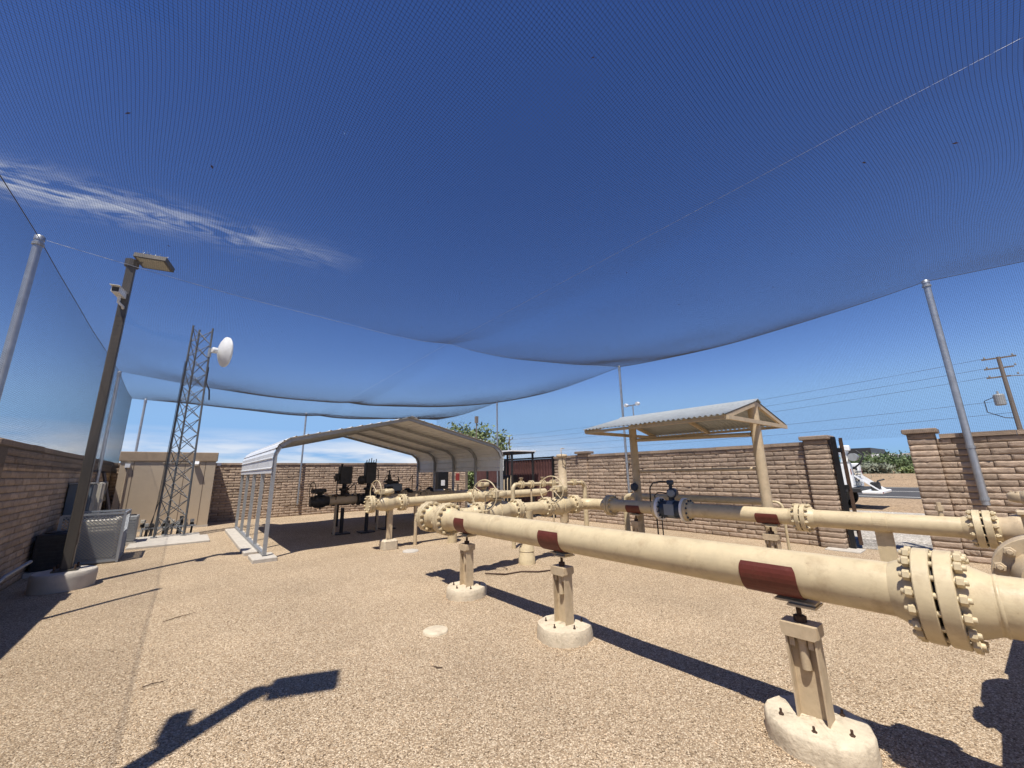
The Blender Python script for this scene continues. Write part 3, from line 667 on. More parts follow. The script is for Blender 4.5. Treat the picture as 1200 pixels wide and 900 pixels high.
# the meter
me_ = thing('flow_meter', 'grey flow meter with white flange rings and a dark head', 'flow meter', (UX, 3.76, UZ))
for yy, s in ((4.0, 1), (3.52, -1)):
    MB().lathe((UX, yy, UZ), (0, s, 0), [(RR,-.03),(FR1+.012,-.03),(FR1+.012,.012),(RR,.012)], 36, False).build('flange_ring', WHITEP, me_)
    f = MB().lathe((UX, yy+s*.014, UZ), (0, s, 0), [(RR,0),(FR1,0),(FR1,.055),(RR*1.3,.056),(RR,.13)], 36, False, cap=False).build('flange', TAN, me_)
    for i in range(12):
        a = 2*math.pi*(i+.5)/12; inst('stud_bolt', stud(.0095, .16, .018, METERD), f, axisM((UX+.157*math.cos(a), yy+s*.015, UZ+.157*math.sin(a)), (0,1,0)))
MB().lathe((UX, 3.56, UZ), (0,1,0), [(.125,0),(.142,.01),(.142,.39),(.125,.40)], 28, False).build('body', METERD, me_)
MB().lathe((UX, 3.70, UZ), (0,1,0), [(.15,0),(.152,.01),(.152,.10),(.15,.11)], 28, False).build('band', METER, me_)
MB().box((UX-.16, 3.66, UZ-.09),(UX-.141, 3.84, UZ+.09)).build('name_plate', METER, me_)
hd = MB().lathe((UX, 3.76, UZ+.14), (0,0,1), [(.05,0),(.05,.06),(.065,.065),(.065,.10)], 18).build('neck', METERD, me_)
MB().lathe((UX+.09, 3.76, UZ+.27), (-1,-.25,0), [(.05,0),(.085,.01),(.085,.15),(.075,.17)], 22).build('transmitter', METERD, me_)
MB().lathe((UX-.075, 3.72, UZ+.27), (-1,-.25,0), [(.066,0),(.066,.02),(.05,.03)], 22).build('display_cap', METER, me_)
MB().lathe((UX, 3.76, UZ+.34), (0,0,1), [(.03,0),(.03,.07),(.06,.08),(.06,.14),(.045,.155)], 16).build('junction_head', METERD, me_)
MB().tube([(UX, 3.78, UZ+.46),(UX, 3.95, UZ+.47),(UX, 4.10, UZ+.44),(UX, 4.17, UZ+.35),(UX, 4.18, UZ+.1),(UX+.16, 4.18, UZ-.2),(UX+.16, 4.18, .0)], .013, 8).build('conduit', CHAR, me_)
MB().tube([(UX, 3.84, UZ+.26),(UX, 4.0, UZ+.28),(UX+.02, 4.10, UZ+.22),(UX+.05, 4.1, UZ+.05),(UX+.16, 4.08, UZ-.2),(UX+.16,4.08,0)], .011, 8).build('conduit', CHAR, me_)

# ------------------------------------------------------------------ meter shelter
sh = thing('meter_shelter', 'open shelter with corrugated metal gable roof over the flow meter', 'shelter', (7.0, 3.6, 0))
SXR, SZR, SZE, SW, SY0, SY1 = 6.98, 2.66, 2.36, 1.22, 2.28, 4.86
def gz(x): return SZR - abs(x - SXR)*(SZR-SZE)/SW
for y, lab in ((2.36, 0), (4.62, 1)):
    MB().rod((SXR, y, -.05), (SXR, y, SZR-.06), .075, 20).build('post', TAN2, sh)
for s in (-1, 1):                                   # corrugated sheets, ribs running down the slope
    N = 150; nsh = 4; L = SY1 - SY0
    for k in range(nsh):
        a0, a1 = SY0 + L*k/nsh, SY0 + L*(k+1)/nsh + (.05 if k < nsh-1 else 0); n = 44; vs = []
        dzk = .003*(k % 2)
        for i in range(n+1):
            y = a0 + (a1-a0)*i/n; c = .013*math.sin((y-SY0)*2*math.pi/.082)
            for t in (.0, 1.0):
                x = SXR + s*(SW+.06)*t; vs.append((x, y, SZR + .012 + c + dzk - (SZR-SZE)/SW*(SW+.06)*t))
        m_ = len(vs); vs += [(p[0], p[1], p[2]-.0018) for p in vs]
        fs = []
        for i in range(n):
            q4 = (2*i, 2*i+1, 2*i+3, 2*i+2); fs.append(q4 if s < 0 else q4[::-1]); q5 = tuple(m_+j for j in q4); fs.append(q5[::-1] if s < 0 else q5)
        fs += [(0,1,m_+1,m_),(2*n,m_+2*n,m_+2*n+1,2*n+1)] + [(2*i+1,2*i+3,m_+2*i+3,m_+2*i+1) for i in range(n)]
        MB().add(vs, fs, True).build('roof_sheet', ROOFG, sh)
    for y in (SY0+.03, 3.65, SY1-.03): MB().bar((SXR, y, SZR-.035), (SXR+s*SW, y, SZE-.035), .045, .06).build('rafter', TAN2, sh)
    MB().bar((SXR+s*(SW-.03), SY0+.06, SZE-.04), (SXR+s*(SW-.03), SY1-.06, SZE-.04), .045, .045).build('purlin', TAN2, sh)
for y in (SY0+.03, SY1-.03): MB().bar((SXR-SW, y-.03, SZE-.045), (SXR+SW, y-.03, SZE-.045), .04, .06).build('tie_beam', TAN2, sh)
MB().bar((SXR, SY0+.05, SZR-.10), (SXR, SY1-.05, SZR-.10), .05, .06).build('ridge_beam', TAN2, sh)
MB().prism([(-.12,-.035),(0,.018),(.12,-.035),(.12,-.03),(0,.024),(-.12,-.03)], SY0-.02, SY1+.02, lambda q_, t: (SXR+q_[0], t, SZR+.018+q_[1])).build('ridge_cap', ROOFG, sh)
MB().rod((SXR, 2.44, 2.14), (SXR, 4.54, 2.20), .035, 12).build('cross_bar', TAN2, sh)
MB().rod((SXR+.02, 2.44, 1.60), (SXR+.02, 4.54, 1.58), .027, 12).build('cross_bar', TAN2, sh)
MB().lathe((SXR-.10, 4.60, 1.29), (-1,0,0), [(.0,-.03),(.045,-.03),(.075,0),(.075,.05),(.065,.06)], 18).build('pressure_gauge', METERD, sh)
bp_ = grp('bypass_pipe', 'thinner tan pipe passing behind the shelter posts', (7.75, 3.5, 0))
MB().lathe((7.75, 2.62, 1.05), (0,1,0), [(.022,-.08),(.03,-.05),(.062,0),(.062,2.7)], 24).build('pipe', TAN, bp_)
elbow(bp_, (7.75, 2.40, 1.05), (0,-1,0), (0,0,-1), .10, .022, n=10); pipe(bp_, (7.75, 2.40, .95), (7.75, 2.40, -.02), .022, TAN, 'drop_pipe', 10); pipe(bp_, (7.75, 2.50, 1.05), (7.75, 2.56, 1.05), .022, TAN, 'nipple', 10)
elbow(bp_, (7.75, 5.46, 1.05), (0,1,0), (0,0,-1), .14, .062); pipe(bp_, (7.75, 5.46, .91), (7.75, 5.46, -.02), .062, TAN, 'drop_pipe')

# ------------------------------------------------------------------ right-hand end: crossover and big valves at the frame edge
rt = grp('crossover_pipe', 'tan bolted pipe end cut off by the right edge of the picture', (4.6, -.16, 0))
HYY = -.09
pipe(rt, (MX+.10, HYY, MZ), (3.80, HYY, MZ), .125)
flange_pair(rt, (3.90, HYY, MZ+.03), (1,0,0), .125, .235, .07, .016, 12, TAN2, n=56)
MB().lathe((3.98, HYY, MZ), (1,0,0), [(.14,0),(.20,.10),(.215,.18),(.215,.50),(.20,.58),(.14,.70)], 30).build('valve_barrel', TAN2, rt)
flange_pair(rt, (4.76, HYY-.14, MZ-.03), (1,0,0), .125, .235, .07, .016, 12, TAN2, n=40)
pipe(rt, (4.84, HYY, MZ), (6.60, HYY-.1, MZ), .111)
MB().sphere((MX, -.20, MZ), .19, 24, 14, (1,1.3,1)).build('tee_body', TAN, rt)
MB().rod((MX, -.2, -.05), (MX, -.2, MZ), .13, 22).build('riser', TAN, rt)
MB().lathe((4.35, HYY-.12, MZ+.15), (0,0,1), [(.09,0),(.09,.25),(.16,.26),(.16,.34),(.05,.35)], 20).build('bonnet', TAN2, rt)
ball_valve('big tan valve body at the right edge beyond the pipe flange', (MX, -.42, MZ), (MX, -1.1, MZ), MR, whl=(-1,.1,0), wd=.35, wr=.30, stem=.5)
pipe(rt, (MX, -.3, MZ), (MX, -.52, MZ), MR)
ball_valve('tan valve with raised yoke on the right end of the meter pipe', (UX, .15, UZ), (UX, -.45, UZ), RR, TAN2, stem=.34, wheel=False)
ball_valve('dusty tan valve standing between the two pipes at the right edge', (4.75, -.62, MZ), (5.45, -.62, MZ), .125, TAN2, whl=(-.3,-1,0), wd=.4, wr=.3, stem=.55)
yk = thing('valve_yoke', 'dusty tan bracket rising behind the pipe flange at the right edge', 'bracket', (6.0, -.1, .9)); MB().box((6.02,-.20,1.0),(6.16,-.04,1.15),.01).box((5.98,-.22,1.1505),(6.20,-.02,1.185),.006).build('bracket', TAN2, yk); MB().box((6.03,-.18,.9),(6.12,-.06,.999)).build('stem', TAN2, yk)

# ------------------------------------------------------------------ second run in front of the carport
QY, QZ = 8.95, 0.975
r2 = grp('rear_pipe', 'tan pipe in the sun in front of the carport, on a thin post', (5, QY, 0))
flange_pair(r2, (4.0, QY, QZ), (1,0,0), RR*.95, .185, .05, .01, 12)
flange_pair(r2, (3.26, QY, QZ), (1,0,0), RR*.95, .185, .05, .01, 12, sides=(0,1))
MB().lathe((3.254, QY, QZ), (-1,0,0), [(.181,0),(.185,.004),(.185,.045),(.181,.05)], 30, False).build('blind_flange', TAN, r2)
pipe(r2, (4.1, QY, QZ), (5.85, QY, QZ+.03), RR*.95)
flange_pair(r2, (5.95, QY, QZ+.03), (1,0,0), RR*.95, .185, .05, .01, 12)
pipe(r2, (4.36, QY, 0), (4.36, QY, QZ-.06), .04, TAN2, 'post', 12); pipe(r2, (4.36, QY, QZ+.05), (4.36, QY, QZ+.17), .025, TAN2, 'nipple', 10)
pipe(r2, (5.15, QY-.35, -.05), (5.15, QY-.35, .62), .11, TAN, 'riser', 22); elbow(r2, (5.15, QY-.35, .80), (0,0,1), (0,1,0), .18, .11)
pipe(r2, (6.62, QY, QZ+.03), (8.6, QY, QZ+.03), RR*.95)
flange_pair(r2, (6.66, QY, QZ+.03), (1,0,0), RR*.95, .185, .05, .01, 12)
ball_valve('tan valve with upright handwheel at the front edge of the carport shade', (3.35, QY, QZ), (3.9, QY, QZ), RR*.95, whl=(-1,-.12,0), wr=.25, wd=.30, stem=.26)
ball_valve('tan valve behind the crossover handwheel, in front of the carport post', (6.06, QY, QZ+.03), (6.56, QY, QZ+.03), RR*.95, whl=(-1,-.3,0), wr=.22, wd=.35, stem=.30, wheel=False)
ps = thing('pipe_support', 'tan square post on a grey concrete block at the carport shade edge', 'pipe support', (3.72, QY, 0)); MB().box((3.67, QY-.05, .2),(3.77, QY+.05, QZ-.1)).build('post', TAN2, ps); MB().box((3.56, QY-.16, -.03),(3.88, QY+.16, .2),.03).build('footing', CONC, ps)
pipe(ps, (3.5, QY+.02, .1), (3.5, QY+.02, .12), .01, TAN2, 'dowel', 8)
cv_ = MB().lathe((3.95, 8.30, 0), (0,0,1), [(.17,-.02),(.165,.015),(.15,.025),(0.001,.028)], 20).build('ground_lid', CONCG, None, (3.95, 8.30, 0)); tag(cv_, 'small round pale lid on the ground beside the thin post', 'lid')
cv_ = MB().lathe((2.24, 4.05, 0), (0,0,1), [(.13,-.02),(.13,.016),(.12,.022),(.10,.016),(.09,.022),(0.001,.022)], 24).build('ground_lid', CONC, None, (2.24, 4.05, 0)); tag(cv_, 'round white speckled lid set flush in the open gravel', 'lid')
ho = MB().tube([(3.98, 5.6, .02),(4.2, 5.35, .015),(4.5, 5.3, .015),(4.7,5.1,.015),(4.95,5.0,.02)], .012, 6).build('thin_hose', RUST, None, (4.3,5.3,0)); tag(ho, 'thin dark hose lying on the gravel behind the big pipe', 'hose')

# ------------------------------------------------------------------ carport
CX0, CX1, CY0, CY1 = 1.38, 7.46, 9.52, 15.25
cp = thing('carport', 'white sheet metal carport on galvanised legs over the valve equipment', 'carport', (4.4, 12.4, 0))
ridge = ((CX0+CX1)/2, 3.06)
prof = [(CX0, 1.68), (CX0, 2.10), (CX0+.08, 2.28), (CX0+.27, 2.42), ridge, (CX1-.27, 2.42), (CX1-.08, 2.28), (CX1, 2.10), (CX1, 1.66)]
ycs = [CY0+.06 + (CY1-CY0-.12)*i/4 for i in range(5)]
for k, y in enumerate(ycs):                          # bows of square tube
    fb = MB(); q_ = [(CX0+.045, 0.09)] + [(p[0]+.045 if p[0] < 4.4 else p[0]-.045, p[1]-.045) for p in prof[1:-1]] + [(CX1-.045, 0.09)]
    for a, b_ in zip(q_[:-1], q_[1:]): fb.bar((a[0], y, a[1]), (b_[0], y, b_[1]), .068, .068, (0,1,0))
    fb.build('bow_frame', GALVC, cp)
    for s in (-1, 1):
        bx = CX0+.045 if s < 0 else CX1-.045
        MB().bar((bx, y+.03, 1.63), (bx, y+.03, 1.78), .10, .012).build('bracket', GALVD, cp)
for bx in (CX0+.045, CX1-.045):
    MB().box((bx-.03, CY0+.05, .075), (bx+.03, CY1-.05, .128)).build('base_rail', GALVD, cp)
# sheets: ribbed profile along Y, one object a sheet
def ribbed(p, q__, y0, y1, nr=4):
    p, q__ = Vector((p[0],0,p[1])), Vector((q__[0],0,q__[1])); d = q__-p; L = d.length; d = d/L; nrm = Vector((-d.z,0,d.x))
    pts = []
    for k in range(nr):
        a = L*k/nr; w_ = L/nr
        for f, h in ((0,0),(.40,0),(.46,.018),(.54,.018),(.60,0)): pts.append(p + d*(a + w_*f) + nrm*h)
    pts.append(p + d*L); n = len(pts); vs = []
    for y in (y0, y1): vs += [(t.x, y, t.z) for t in pts]
    vs += [(v[0]-nrm.x*.0015, v[1], v[2]-nrm.z*.0015) for v in vs]; fs = []; M_ = 2*n
    for i in range(n-1):
        f = (i, i+1, n+i+1, n+i); fs.append(f[::-1]); fs.append(tuple(M_+j for j in f))
        fs.append((i, i+1, M_+i+1, M_+i)); fs.append((n+i+1, n+i, M_+n+i, M_+n+i+1))
    return MB().add(vs, fs)
ribbed((CX0, 1.68), (CX0, 2.10), CY0, CY1, 2).build('side_sheet', WHITE, cp)
ribbed((CX1, 2.10), (CX1, 1.66), CY0, CY1, 2).build('side_sheet', WHITE, cp)
for s in (0, 1):
    P = prof[1:4] if s == 0 else prof[5:8]
    for a, b_ in zip(P[:-1], P[1:]): ribbed(a, b_, CY0, CY1, 1).build('eave_sheet', WHITE, cp)
    A, B_ = (prof[3], ridge) if s == 0 else (ridge, prof[5])
    for k in range(4):
        a = (A[0]+(B_[0]-A[0])*k/4, A[1]+(B_[1]-A[1])*k/4); b_ = (A[0]+(B_[0]-A[0])*(k+1)/4, A[1]+(B_[1]-A[1])*(k+1)/4)
        ribbed(a, b_, CY0-.03, CY1+.03, 3).build('roof_sheet', WHITE, cp)
MB().prism([(ridge[0]-.16, ridge[1]-.01),(ridge[0], ridge[1]+.035),(ridge[0]+.16, ridge[1]-.01),(ridge[0], ridge[1]+.03)], CY0-.03, CY1+.03).build('ridge_cap', WHITE, cp)
def slab(label, x0, x1, y0, y1, h, m=CONCG, cat='footing', name='concrete_pad', z0=-.05, bev=.012):
    o = MB().box((x0,y0,z0),(x1,y1,h), bev).build(name, m, None, ((x0+x1)/2,(y0+y1)/2,0)); return tag(o, label, cat)
slab('short concrete pad under the front leg of the carport', 1.20, 1.62, 9.30, 9.98, .074)
slab('long concrete strip under the left legs of the carport', 1.16, 1.56, 10.3, 15.3, .074)
slab('concrete strip under the right legs of the carport', 7.25, 7.65, 9.4, 15.3, .074)

# equipment in the shade
def dark_actuator(label, x, y, h, kind):
    t = thing('valve_actuator', label, 'actuator', (x, y, 0), 'actuators in the carport shade')
    MB().rod((x, y, 0), (x, y, .7), .05, 12).build('stand', CHAR, t); MB().box((x-.2,y-.2,-.02),(x+.2,y+.2,.03)).build('base', CHAR, t)
    MB().lathe((x-.3, y, .92), (1,0,0), [(.16,0),(.16,.05),(.11,.07),(.15,.15),(.15,.45),(.11,.53),(.16,.55),(.16,.6)], 24, False).build('valve_body', CHAR, t)
    MB().lathe((x, y, 1.02), (0,0,1), [(.09,0),(.09,.15),(.14,.16),(.14,.22),(.06,.23),(.06,.36)], 18).build('bonnet', CHAR, t)
    if kind == 0:
        MB().box((x-.17, y-.12, 1.36), (x+.17, y+.12, 1.86), .02).build('control_box', CHAR, t); MB().box((x-.26, y-.08, 1.46), (x-.17, y+.08, 1.66), .01).build('side_box', CHAR, t)
        MB().rod((x-.10,y,1.86),(x-.10,y,1.93),.03,8).build('gland', CHAR, t)
    elif kind == 1:
        MB().box((x-.13, y-.12, 1.36), (x+.17, y+.12, 1.97), .02).build('control_box', CHAR, t); MB().lathe((x-.30, y, 1.46), (1,0,0), [(.10,0),(.12,.03),(.12,.14),(.10,.17)], 18, False).build('actuator_drum', CHAR, t)
        for q_ in range(5): MB().rod((x-.12+q_*.07, y-.05+.03*(q_ % 2), 1.9), (x-.12+q_*.07+.01, y-.05, 2.04+.03*(q_ % 3)), .012, 6).build('tube_stub', CHAR, t)
        MB().tube([(x+.17,y,1.8),(x+.26,y,1.75),(x+.28,y,1.5),(x+.2,y,1.2)], .012, 6).build('tubing', CHAR, t)
    else:
        MB().lathe((x, y, 1.34), (0,0,1), [(.06,0),(.17,.03),(.17,.06),(.05,.12),(.05,.26),(.02,.27),(.02,.40)], 18, False).build('diaphragm', CHAR, t)
        MB().box((x-.12, y-.1, 1.1),(x+.4, y+.1, 1.32),.02).build('positioner', BLUEG, t)
    return t
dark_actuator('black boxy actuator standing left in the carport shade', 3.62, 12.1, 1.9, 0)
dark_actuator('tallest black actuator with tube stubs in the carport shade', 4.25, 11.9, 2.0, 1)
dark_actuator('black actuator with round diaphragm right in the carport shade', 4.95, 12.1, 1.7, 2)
dr = grp('shaded_pipe', 'dark tan pipe run with flanges in the carport shade', (5, 12.0, 0))
pipe(dr, (3.2, 12.0, .92), (8.0, 12.0, .92), .11, TAN2)
for xx in (5.4, 6.2, 7.0): flange_pair(dr, (xx, 12.0, .92), (1,0,0), .11, .19, .05, .01, 12, TAN2)
for xx in (3.4, 4.6, 5.8, 6.6): pipe(dr, (xx, 12.0, 0), (xx, 12.0, .85), .035, TAN2, 'post', 10)
for k in range(9):
    xx = 3.35 + k*.32 + rnd.uniform(-.08,.08); zz = rnd.uniform(1.15, 1.55); yy = 11.85 + rnd.uniform(-.12,.25)
    MB().tube([(xx, yy, .95), (xx, yy, zz), (xx+rnd.uniform(-.12,.12), yy+.05, zz+.06), (xx+rnd.uniform(-.2,.2), yy+.1, zz-.1)], .014, 6).build('tubing', (CHAR, RUST)[k % 2], dr)
    MB().lathe((xx, yy, 1.04), (0,0,1), [(.03,0),(.045,.01),(.045,.06),(.02,.07)], 10).build('needle_valve', (RUST, CHAR, TAN2)[k % 3], dr)
dr2 = grp('shaded_pipe', 'dark lower pipe with humped flanges at the back of the carport', (6, 13.9, 0))
pipe(dr2, (3.4, 13.9, .9), (8.4, 13.9, .9), .11, TAN2)
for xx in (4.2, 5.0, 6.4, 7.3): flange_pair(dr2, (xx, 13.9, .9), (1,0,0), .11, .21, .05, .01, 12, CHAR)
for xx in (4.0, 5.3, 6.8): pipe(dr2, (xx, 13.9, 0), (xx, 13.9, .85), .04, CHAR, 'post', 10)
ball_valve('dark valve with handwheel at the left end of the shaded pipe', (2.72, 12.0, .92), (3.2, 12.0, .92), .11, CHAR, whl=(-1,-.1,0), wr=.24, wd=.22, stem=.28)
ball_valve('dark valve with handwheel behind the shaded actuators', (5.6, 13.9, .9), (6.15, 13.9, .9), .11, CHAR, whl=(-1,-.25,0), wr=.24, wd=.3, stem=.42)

# ------------------------------------------------------------------ maroon gate, canopy and things behind the carport
mg = thing('sheet_gate', 'maroon corrugated metal gate with dark frame right of the carport', 'gate', (XR, 11.6, 0))
def corr(root, y0, y1, z0, z1, x, m, pitch=.15):
    n = int((y1-y0)/(pitch/4)); vs = []; fs = []
    for i in range(n+1):
        y = y0 + (y1-y0)*i/n; d = (.022, .022, 0, 0)[i % 4]
        for z in (z0, z1): vs.append((x-d, y, z))
    M_ = len(vs); vs += [(v[0]+.002, v[1], v[2]) for v in vs]
    for i in range(n): f = (2*i, 2*i+1, 2*i+3, 2*i+2); fs += [f, tuple(M_+j for j in f[::-1])]
    return MB().add(vs, fs).build('corrugated_panel', m, root)
corr(mg, 10.38, 13.1, .08, 2.08, XR+.0, MAROON)
for y in (10.34, 13.14): MB().box((XR-.05, y-.035, 0),(XR+.03, y+.035, 2.16)).build('frame_post', BLACK, mg)
for z in (.06, 2.12): MB().box((XR-.045, 10.376, z-.03),(XR+.03, 13.104, z+.03)).build('frame_rail', BLACK, mg)
mg = thing('sheet_gate', 'maroon corrugated metal gate seen under the carport roof', 'gate', (XR, 15, 0))
corr(mg, 13.3, 15.3, .08, 2.08, XR+.0, MAROON)
for y in (13.25, 15.34): MB().box((XR-.05, y-.035, 0),(XR+.03, y+.035, 2.16)).build('frame_post', BLACK, mg)
for z in (.06, 1.15, 2.12): MB().box((XR-.045, 13.287, z-.03),(XR+.03, 15.302, z+.03)).build('frame_rail', BLACK, mg)
ca = thing('canopy', 'small flat pale canopy on posts beside the carport and maroon gate', 'canopy', (9.4, 11.7, 0))
MB().box((8.9, 10.9, 2.33),(10.1, 12.6, 2.38),.01).build('roof', WHITE, ca); MB().box((8.94,10.94,2.28),(10.06,12.56,2.33)).build('roof_frame', CHAR, ca)
for (x, y) in ((9.0, 11.0),(10.0, 11.0),(9.0, 12.5),(10.0, 12.5)): MB().box((x-.03,y-.03,0),(x+.03,y+.03,2.29)).build('post', CHAR, ca)
cb = thing('control_panel', 'dark control cabinet with tubing under the small canopy', 'cabinet', (9.4, 11.7, 0)); MB().box((9.25, 11.4, .3),(9.6, 12.1, 1.5),.02).build('cabinet', CHAR, cb); MB().box((9.3,11.5,0),(9.55,12.0,.3)).build('plinth', CONCG, cb)
for k in range(4): MB().tube([(9.2, 11.3+.2*k, 1.5-.1*k),(9.1, 11.2+.2*k, 1.35),(9.1, 11.2+.2*k, .6)], .015, 6).build('tube', TAN2, cb)
rb = thing('red_box', 'small red cabinet on a stand behind the carport', 'cabinet', (10.2, 16.4, 0)); MB().box((10.0,16.35,1.25),(10.16,16.5,1.6),.02).build('box', REDB, rb); MB().rod((10.1,16.42,0),(10.1,16.42,1.1),.03,8).build('stand', CHAR, rb)
db = thing('dark_cabinet', 'black cabinet with a white plate behind the carport', 'cabinet', (9.4, 16.8, 0)); MB().box((9.2,16.7,.2),(9.75,17.0,1.7),.02).build('box', BLACK, db); MB().box((9.35,16.688,1.05),(9.55,16.699,1.3)).build('plate', WHITEP, db); MB().box((9.25,16.72,0),(9.75,16.98,.2)).build('plinth', BLACK, db)

# ------------------------------------------------------------------ gateway leaf
ga = thing('swing_gate', 'dark steel gate leaf swung open beside the gateway pillar', 'gate', (XR+.3, 2.14, 0))
MB().box((XR+.02, 2.08, 0), (XR+.10, 2.16, 2.22)).build('gate_post', BLACK, ga)
gd = Vector((.983, .184, 0)); gn = Vector((-.184, .983, 0)); g0 = Vector((XR+.17, 2.015, 0)); zz_ = Vector((0,0,1))
def gbox(a0, a1, n0, n1, z0, z1): return MB().obox(g0 + gd*(a0+a1)/2 + gn*(n0+n1)/2 + zz_*(z0+z1)/2, gd*(a1-a0)/2, gn*(n1-n0)/2, zz_*(z1-z0)/2)
for a_ in (.0, 1.5): gbox(a_, a_+.06, -.03, .03, .08, 2.20).build('stile', RUST, ga)
for z in (.10, 1.1, 2.13): gbox(.061, 1.499, -.025, .025, z, z+.06).build('rail', RUST, ga)
gbox(.02, 1.54, .031, .037, .12, 2.16).build('panel', MAROON, ga)
for z in (.35, 1.15, 1.9): MB().box((XR+.10, 2.02, z),(XR+.175, 2.10, z+.09)).build('hinge', BLACK, ga)
slab('pale concrete strip at the foot of the gateway pillar', 10.05, 10.55, 1.95, 2.5, .02, CONCG, 'paving', bev=.005)

# ------------------------------------------------------------------ netting on poles
KN = [(-6.6, -6.6, 4.6, 4.95, .35), (0.25, .25, 4.6, 4.95, .36), (7.1, 7.1, 4.58, 4.82, .40), (15.1, 13.55, 4.55, 4.62, .50), (18.9, 18.9, 4.38, 4.45, .12)]
BAY = [(.05, .20, .2), (.05, .20, .2), (.05, .20, .28), (.05, .10, .22)]      # sag of each bay: left edge, right edge, middle
NX0, NX1 = -1.78, 10.26
def netz(x, y):
    x = np.asarray(x, float); y = np.asarray(y, float); u = (x-NX0)/(NX1-NX0); par = 4*u*(1-u); K = np.array(KN); out = np.zeros_like(x)
    for i in range(len(KN)-1):
        k0, k1 = K[i,0]*(1-u)+K[i,1]*u, K[i+1,0]*(1-u)+K[i+1,1]*u
        m = (y >= k0) if i else np.ones_like(y, bool)
        v = np.clip((y-k0)/(k1-k0), 0, 1)
        r0 = K[i,2]*(1-u)+K[i,3]*u - K[i,4]*par; r1 = K[i+1,2]*(1-u)+K[i+1,3]*u - K[i+1,4]*par
        z = r0*(1-v) + r1*v - 4*v*(1-v)*(BAY[i][0]*(1-u) + BAY[i][1]*u + BAY[i][2]*par)
        out = np.where(m, z, out)
    return out + .05*np.exp(-((x-4.1)/.35)**2) + .012*np.sin(x*2.1+y*.7)*np.sin(y*1.3-x*.4)
def drift(P):
    # the weave is pulled out of true between its fixings
    x, y = P[...,0].copy(), P[...,1].copy(); u = (x-NX0)/(NX1-NX0); e = np.clip(4*u*(1-u)*2.5, 0, 1)
    P[...,0] += e*(.05*np.sin(y*.85+x*.5) + .022*np.sin(y*2.3-x*1.1)); P[...,1] += e*(.06*np.sin(x*.8-y*.45) + .022*np.sin(x*2.1+y*1.2)); return P
def strands(P, r):
    """P: lines x points x 3 -> triangular tubes"""
    P = np.asarray(P, float); nl, npt, _ = P.shape
    T = np.gradient(P, axis=1); T /= np.linalg.norm(T, axis=2, keepdims=True)
    up = np.zeros_like(T); up[..., 2] = 1; up[np.abs(T[...,2]) > .9] = (1, 0, 0)
    A = np.cross(T, up); A /= np.linalg.norm(A, axis=2, keepdims=True); B = np.cross(A, T)
    rings = [P + r*(math.cos(a)*A + math.sin(a)*B) for a in (math.pi/2, math.pi/2+2.0944, math.pi/2+4.18879)]
    V = np.stack(rings, 2).reshape(-1, 3)
    idx = np.arange(nl*npt*3).reshape(nl, npt, 3); F = []
    for k in range(3):
        j = (k+1) % 3; F.append(np.stack([idx[:,:-1,k], idx[:,:-1,j], idx[:,1:,j], idx[:,1:,k]], -1).reshape(-1,4))
    return V, np.concatenate(F)
def netobj(name, parts, r, root):
    VV, FF, o = [], [], 0
    for P in parts:
        V, F = strands(P, r); VV.append(V); FF.append(F + o); o += len(V)
    ob = nobj(name, npmesh(name, np.concatenate(VV), np.concatenate(FF), NETM), root); ob['kind'] = 'stuff'; return ob
PIT, TR = 0.0225, 0.00095
net = thing('bird_net', 'fine black bird netting sagging over the whole yard', 'netting', (4.2, 6, 4.5))
yl = np.arange(-4.5, 18.95, PIT); xl = np.linspace(NX0, NX1, 46)
X, Y = np.meshgrid(xl, yl); PA = np.stack([X, Y, netz(X.ravel(), Y.ravel()).reshape(X.shape)], -1)
xl2 = np.arange(NX0, NX1, PIT); yl2 = np.linspace(-4.5, 18.95, 90)
Y2, X2 = np.meshgrid(yl2, xl2); PB = np.stack([X2, Y2, netz(X2.ravel(), Y2.ravel()).reshape(X2.shape)], -1)
netobj('roof_mesh', [drift(PA), drift(PB)], TR, net)
for side, xx in (('left', NX0), ('right', NX1)):
    yv = np.arange(-4.5, 18.95, PIT); ztop = netz(np.full_like(yv, xx), yv)
    zz = np.linspace(0, 1, 3)[None,:]; bot = WT + (.06 if side == 'right' else -.28)
    P1 = np.stack([np.full((len(yv),3), xx), np.repeat(yv[:,None],3,1), bot + (ztop[:,None]-bot)*zz], -1)
    yh = np.linspace(-4.5, 18.95, 48); zt = netz(np.full_like(yh, xx), yh); n = int(2.6/PIT); tt = np.linspace(0, 1, n)[:,None]
    P2 = np.stack([np.full((n,48), xx), np.repeat(yh[None],n,0), bot + (zt[None]-bot)*tt], -1)
    netobj('side_mesh', [P1, P2], TR, net)
def cable(label, pts, r, m):
    c = MB().tube(pts, r, 6).build('support_cable', m, None, pts[0]); tag(c, label, 'cable', 'cables carrying the net'); return c
def nz_(x, y): return float(netz(np.array([x]), np.array([y]))[0])
cable('taut dark cable along the top of the left net side', [(NX0, y, nz_(NX0, y)+.004) for y in np.linspace(-4.5, 18.9, 60)], .005, WIRE)
cable('dark cable along the top of the right net side', [(NX1, y, nz_(NX1, y)+.004) for y in np.linspace(-4.5, 18.9, 60)], .005, WIRE)
cable('bright cable crossing the yard from the nearest left pole', [(x, 7.1, nz_(x, 7.1)+.005) for x in np.linspace(NX0, NX1, 40)], .0022, CABLE)
cable('cross cable from the middle left pole over the carport', [(x, 15.1-1.55*(x-NX0)/(NX1-NX0), nz_(x, 15.1-1.55*(x-NX0)/(NX1-NX0))+.005) for x in np.linspace(NX0, NX1, 40)], .003, WIRE)
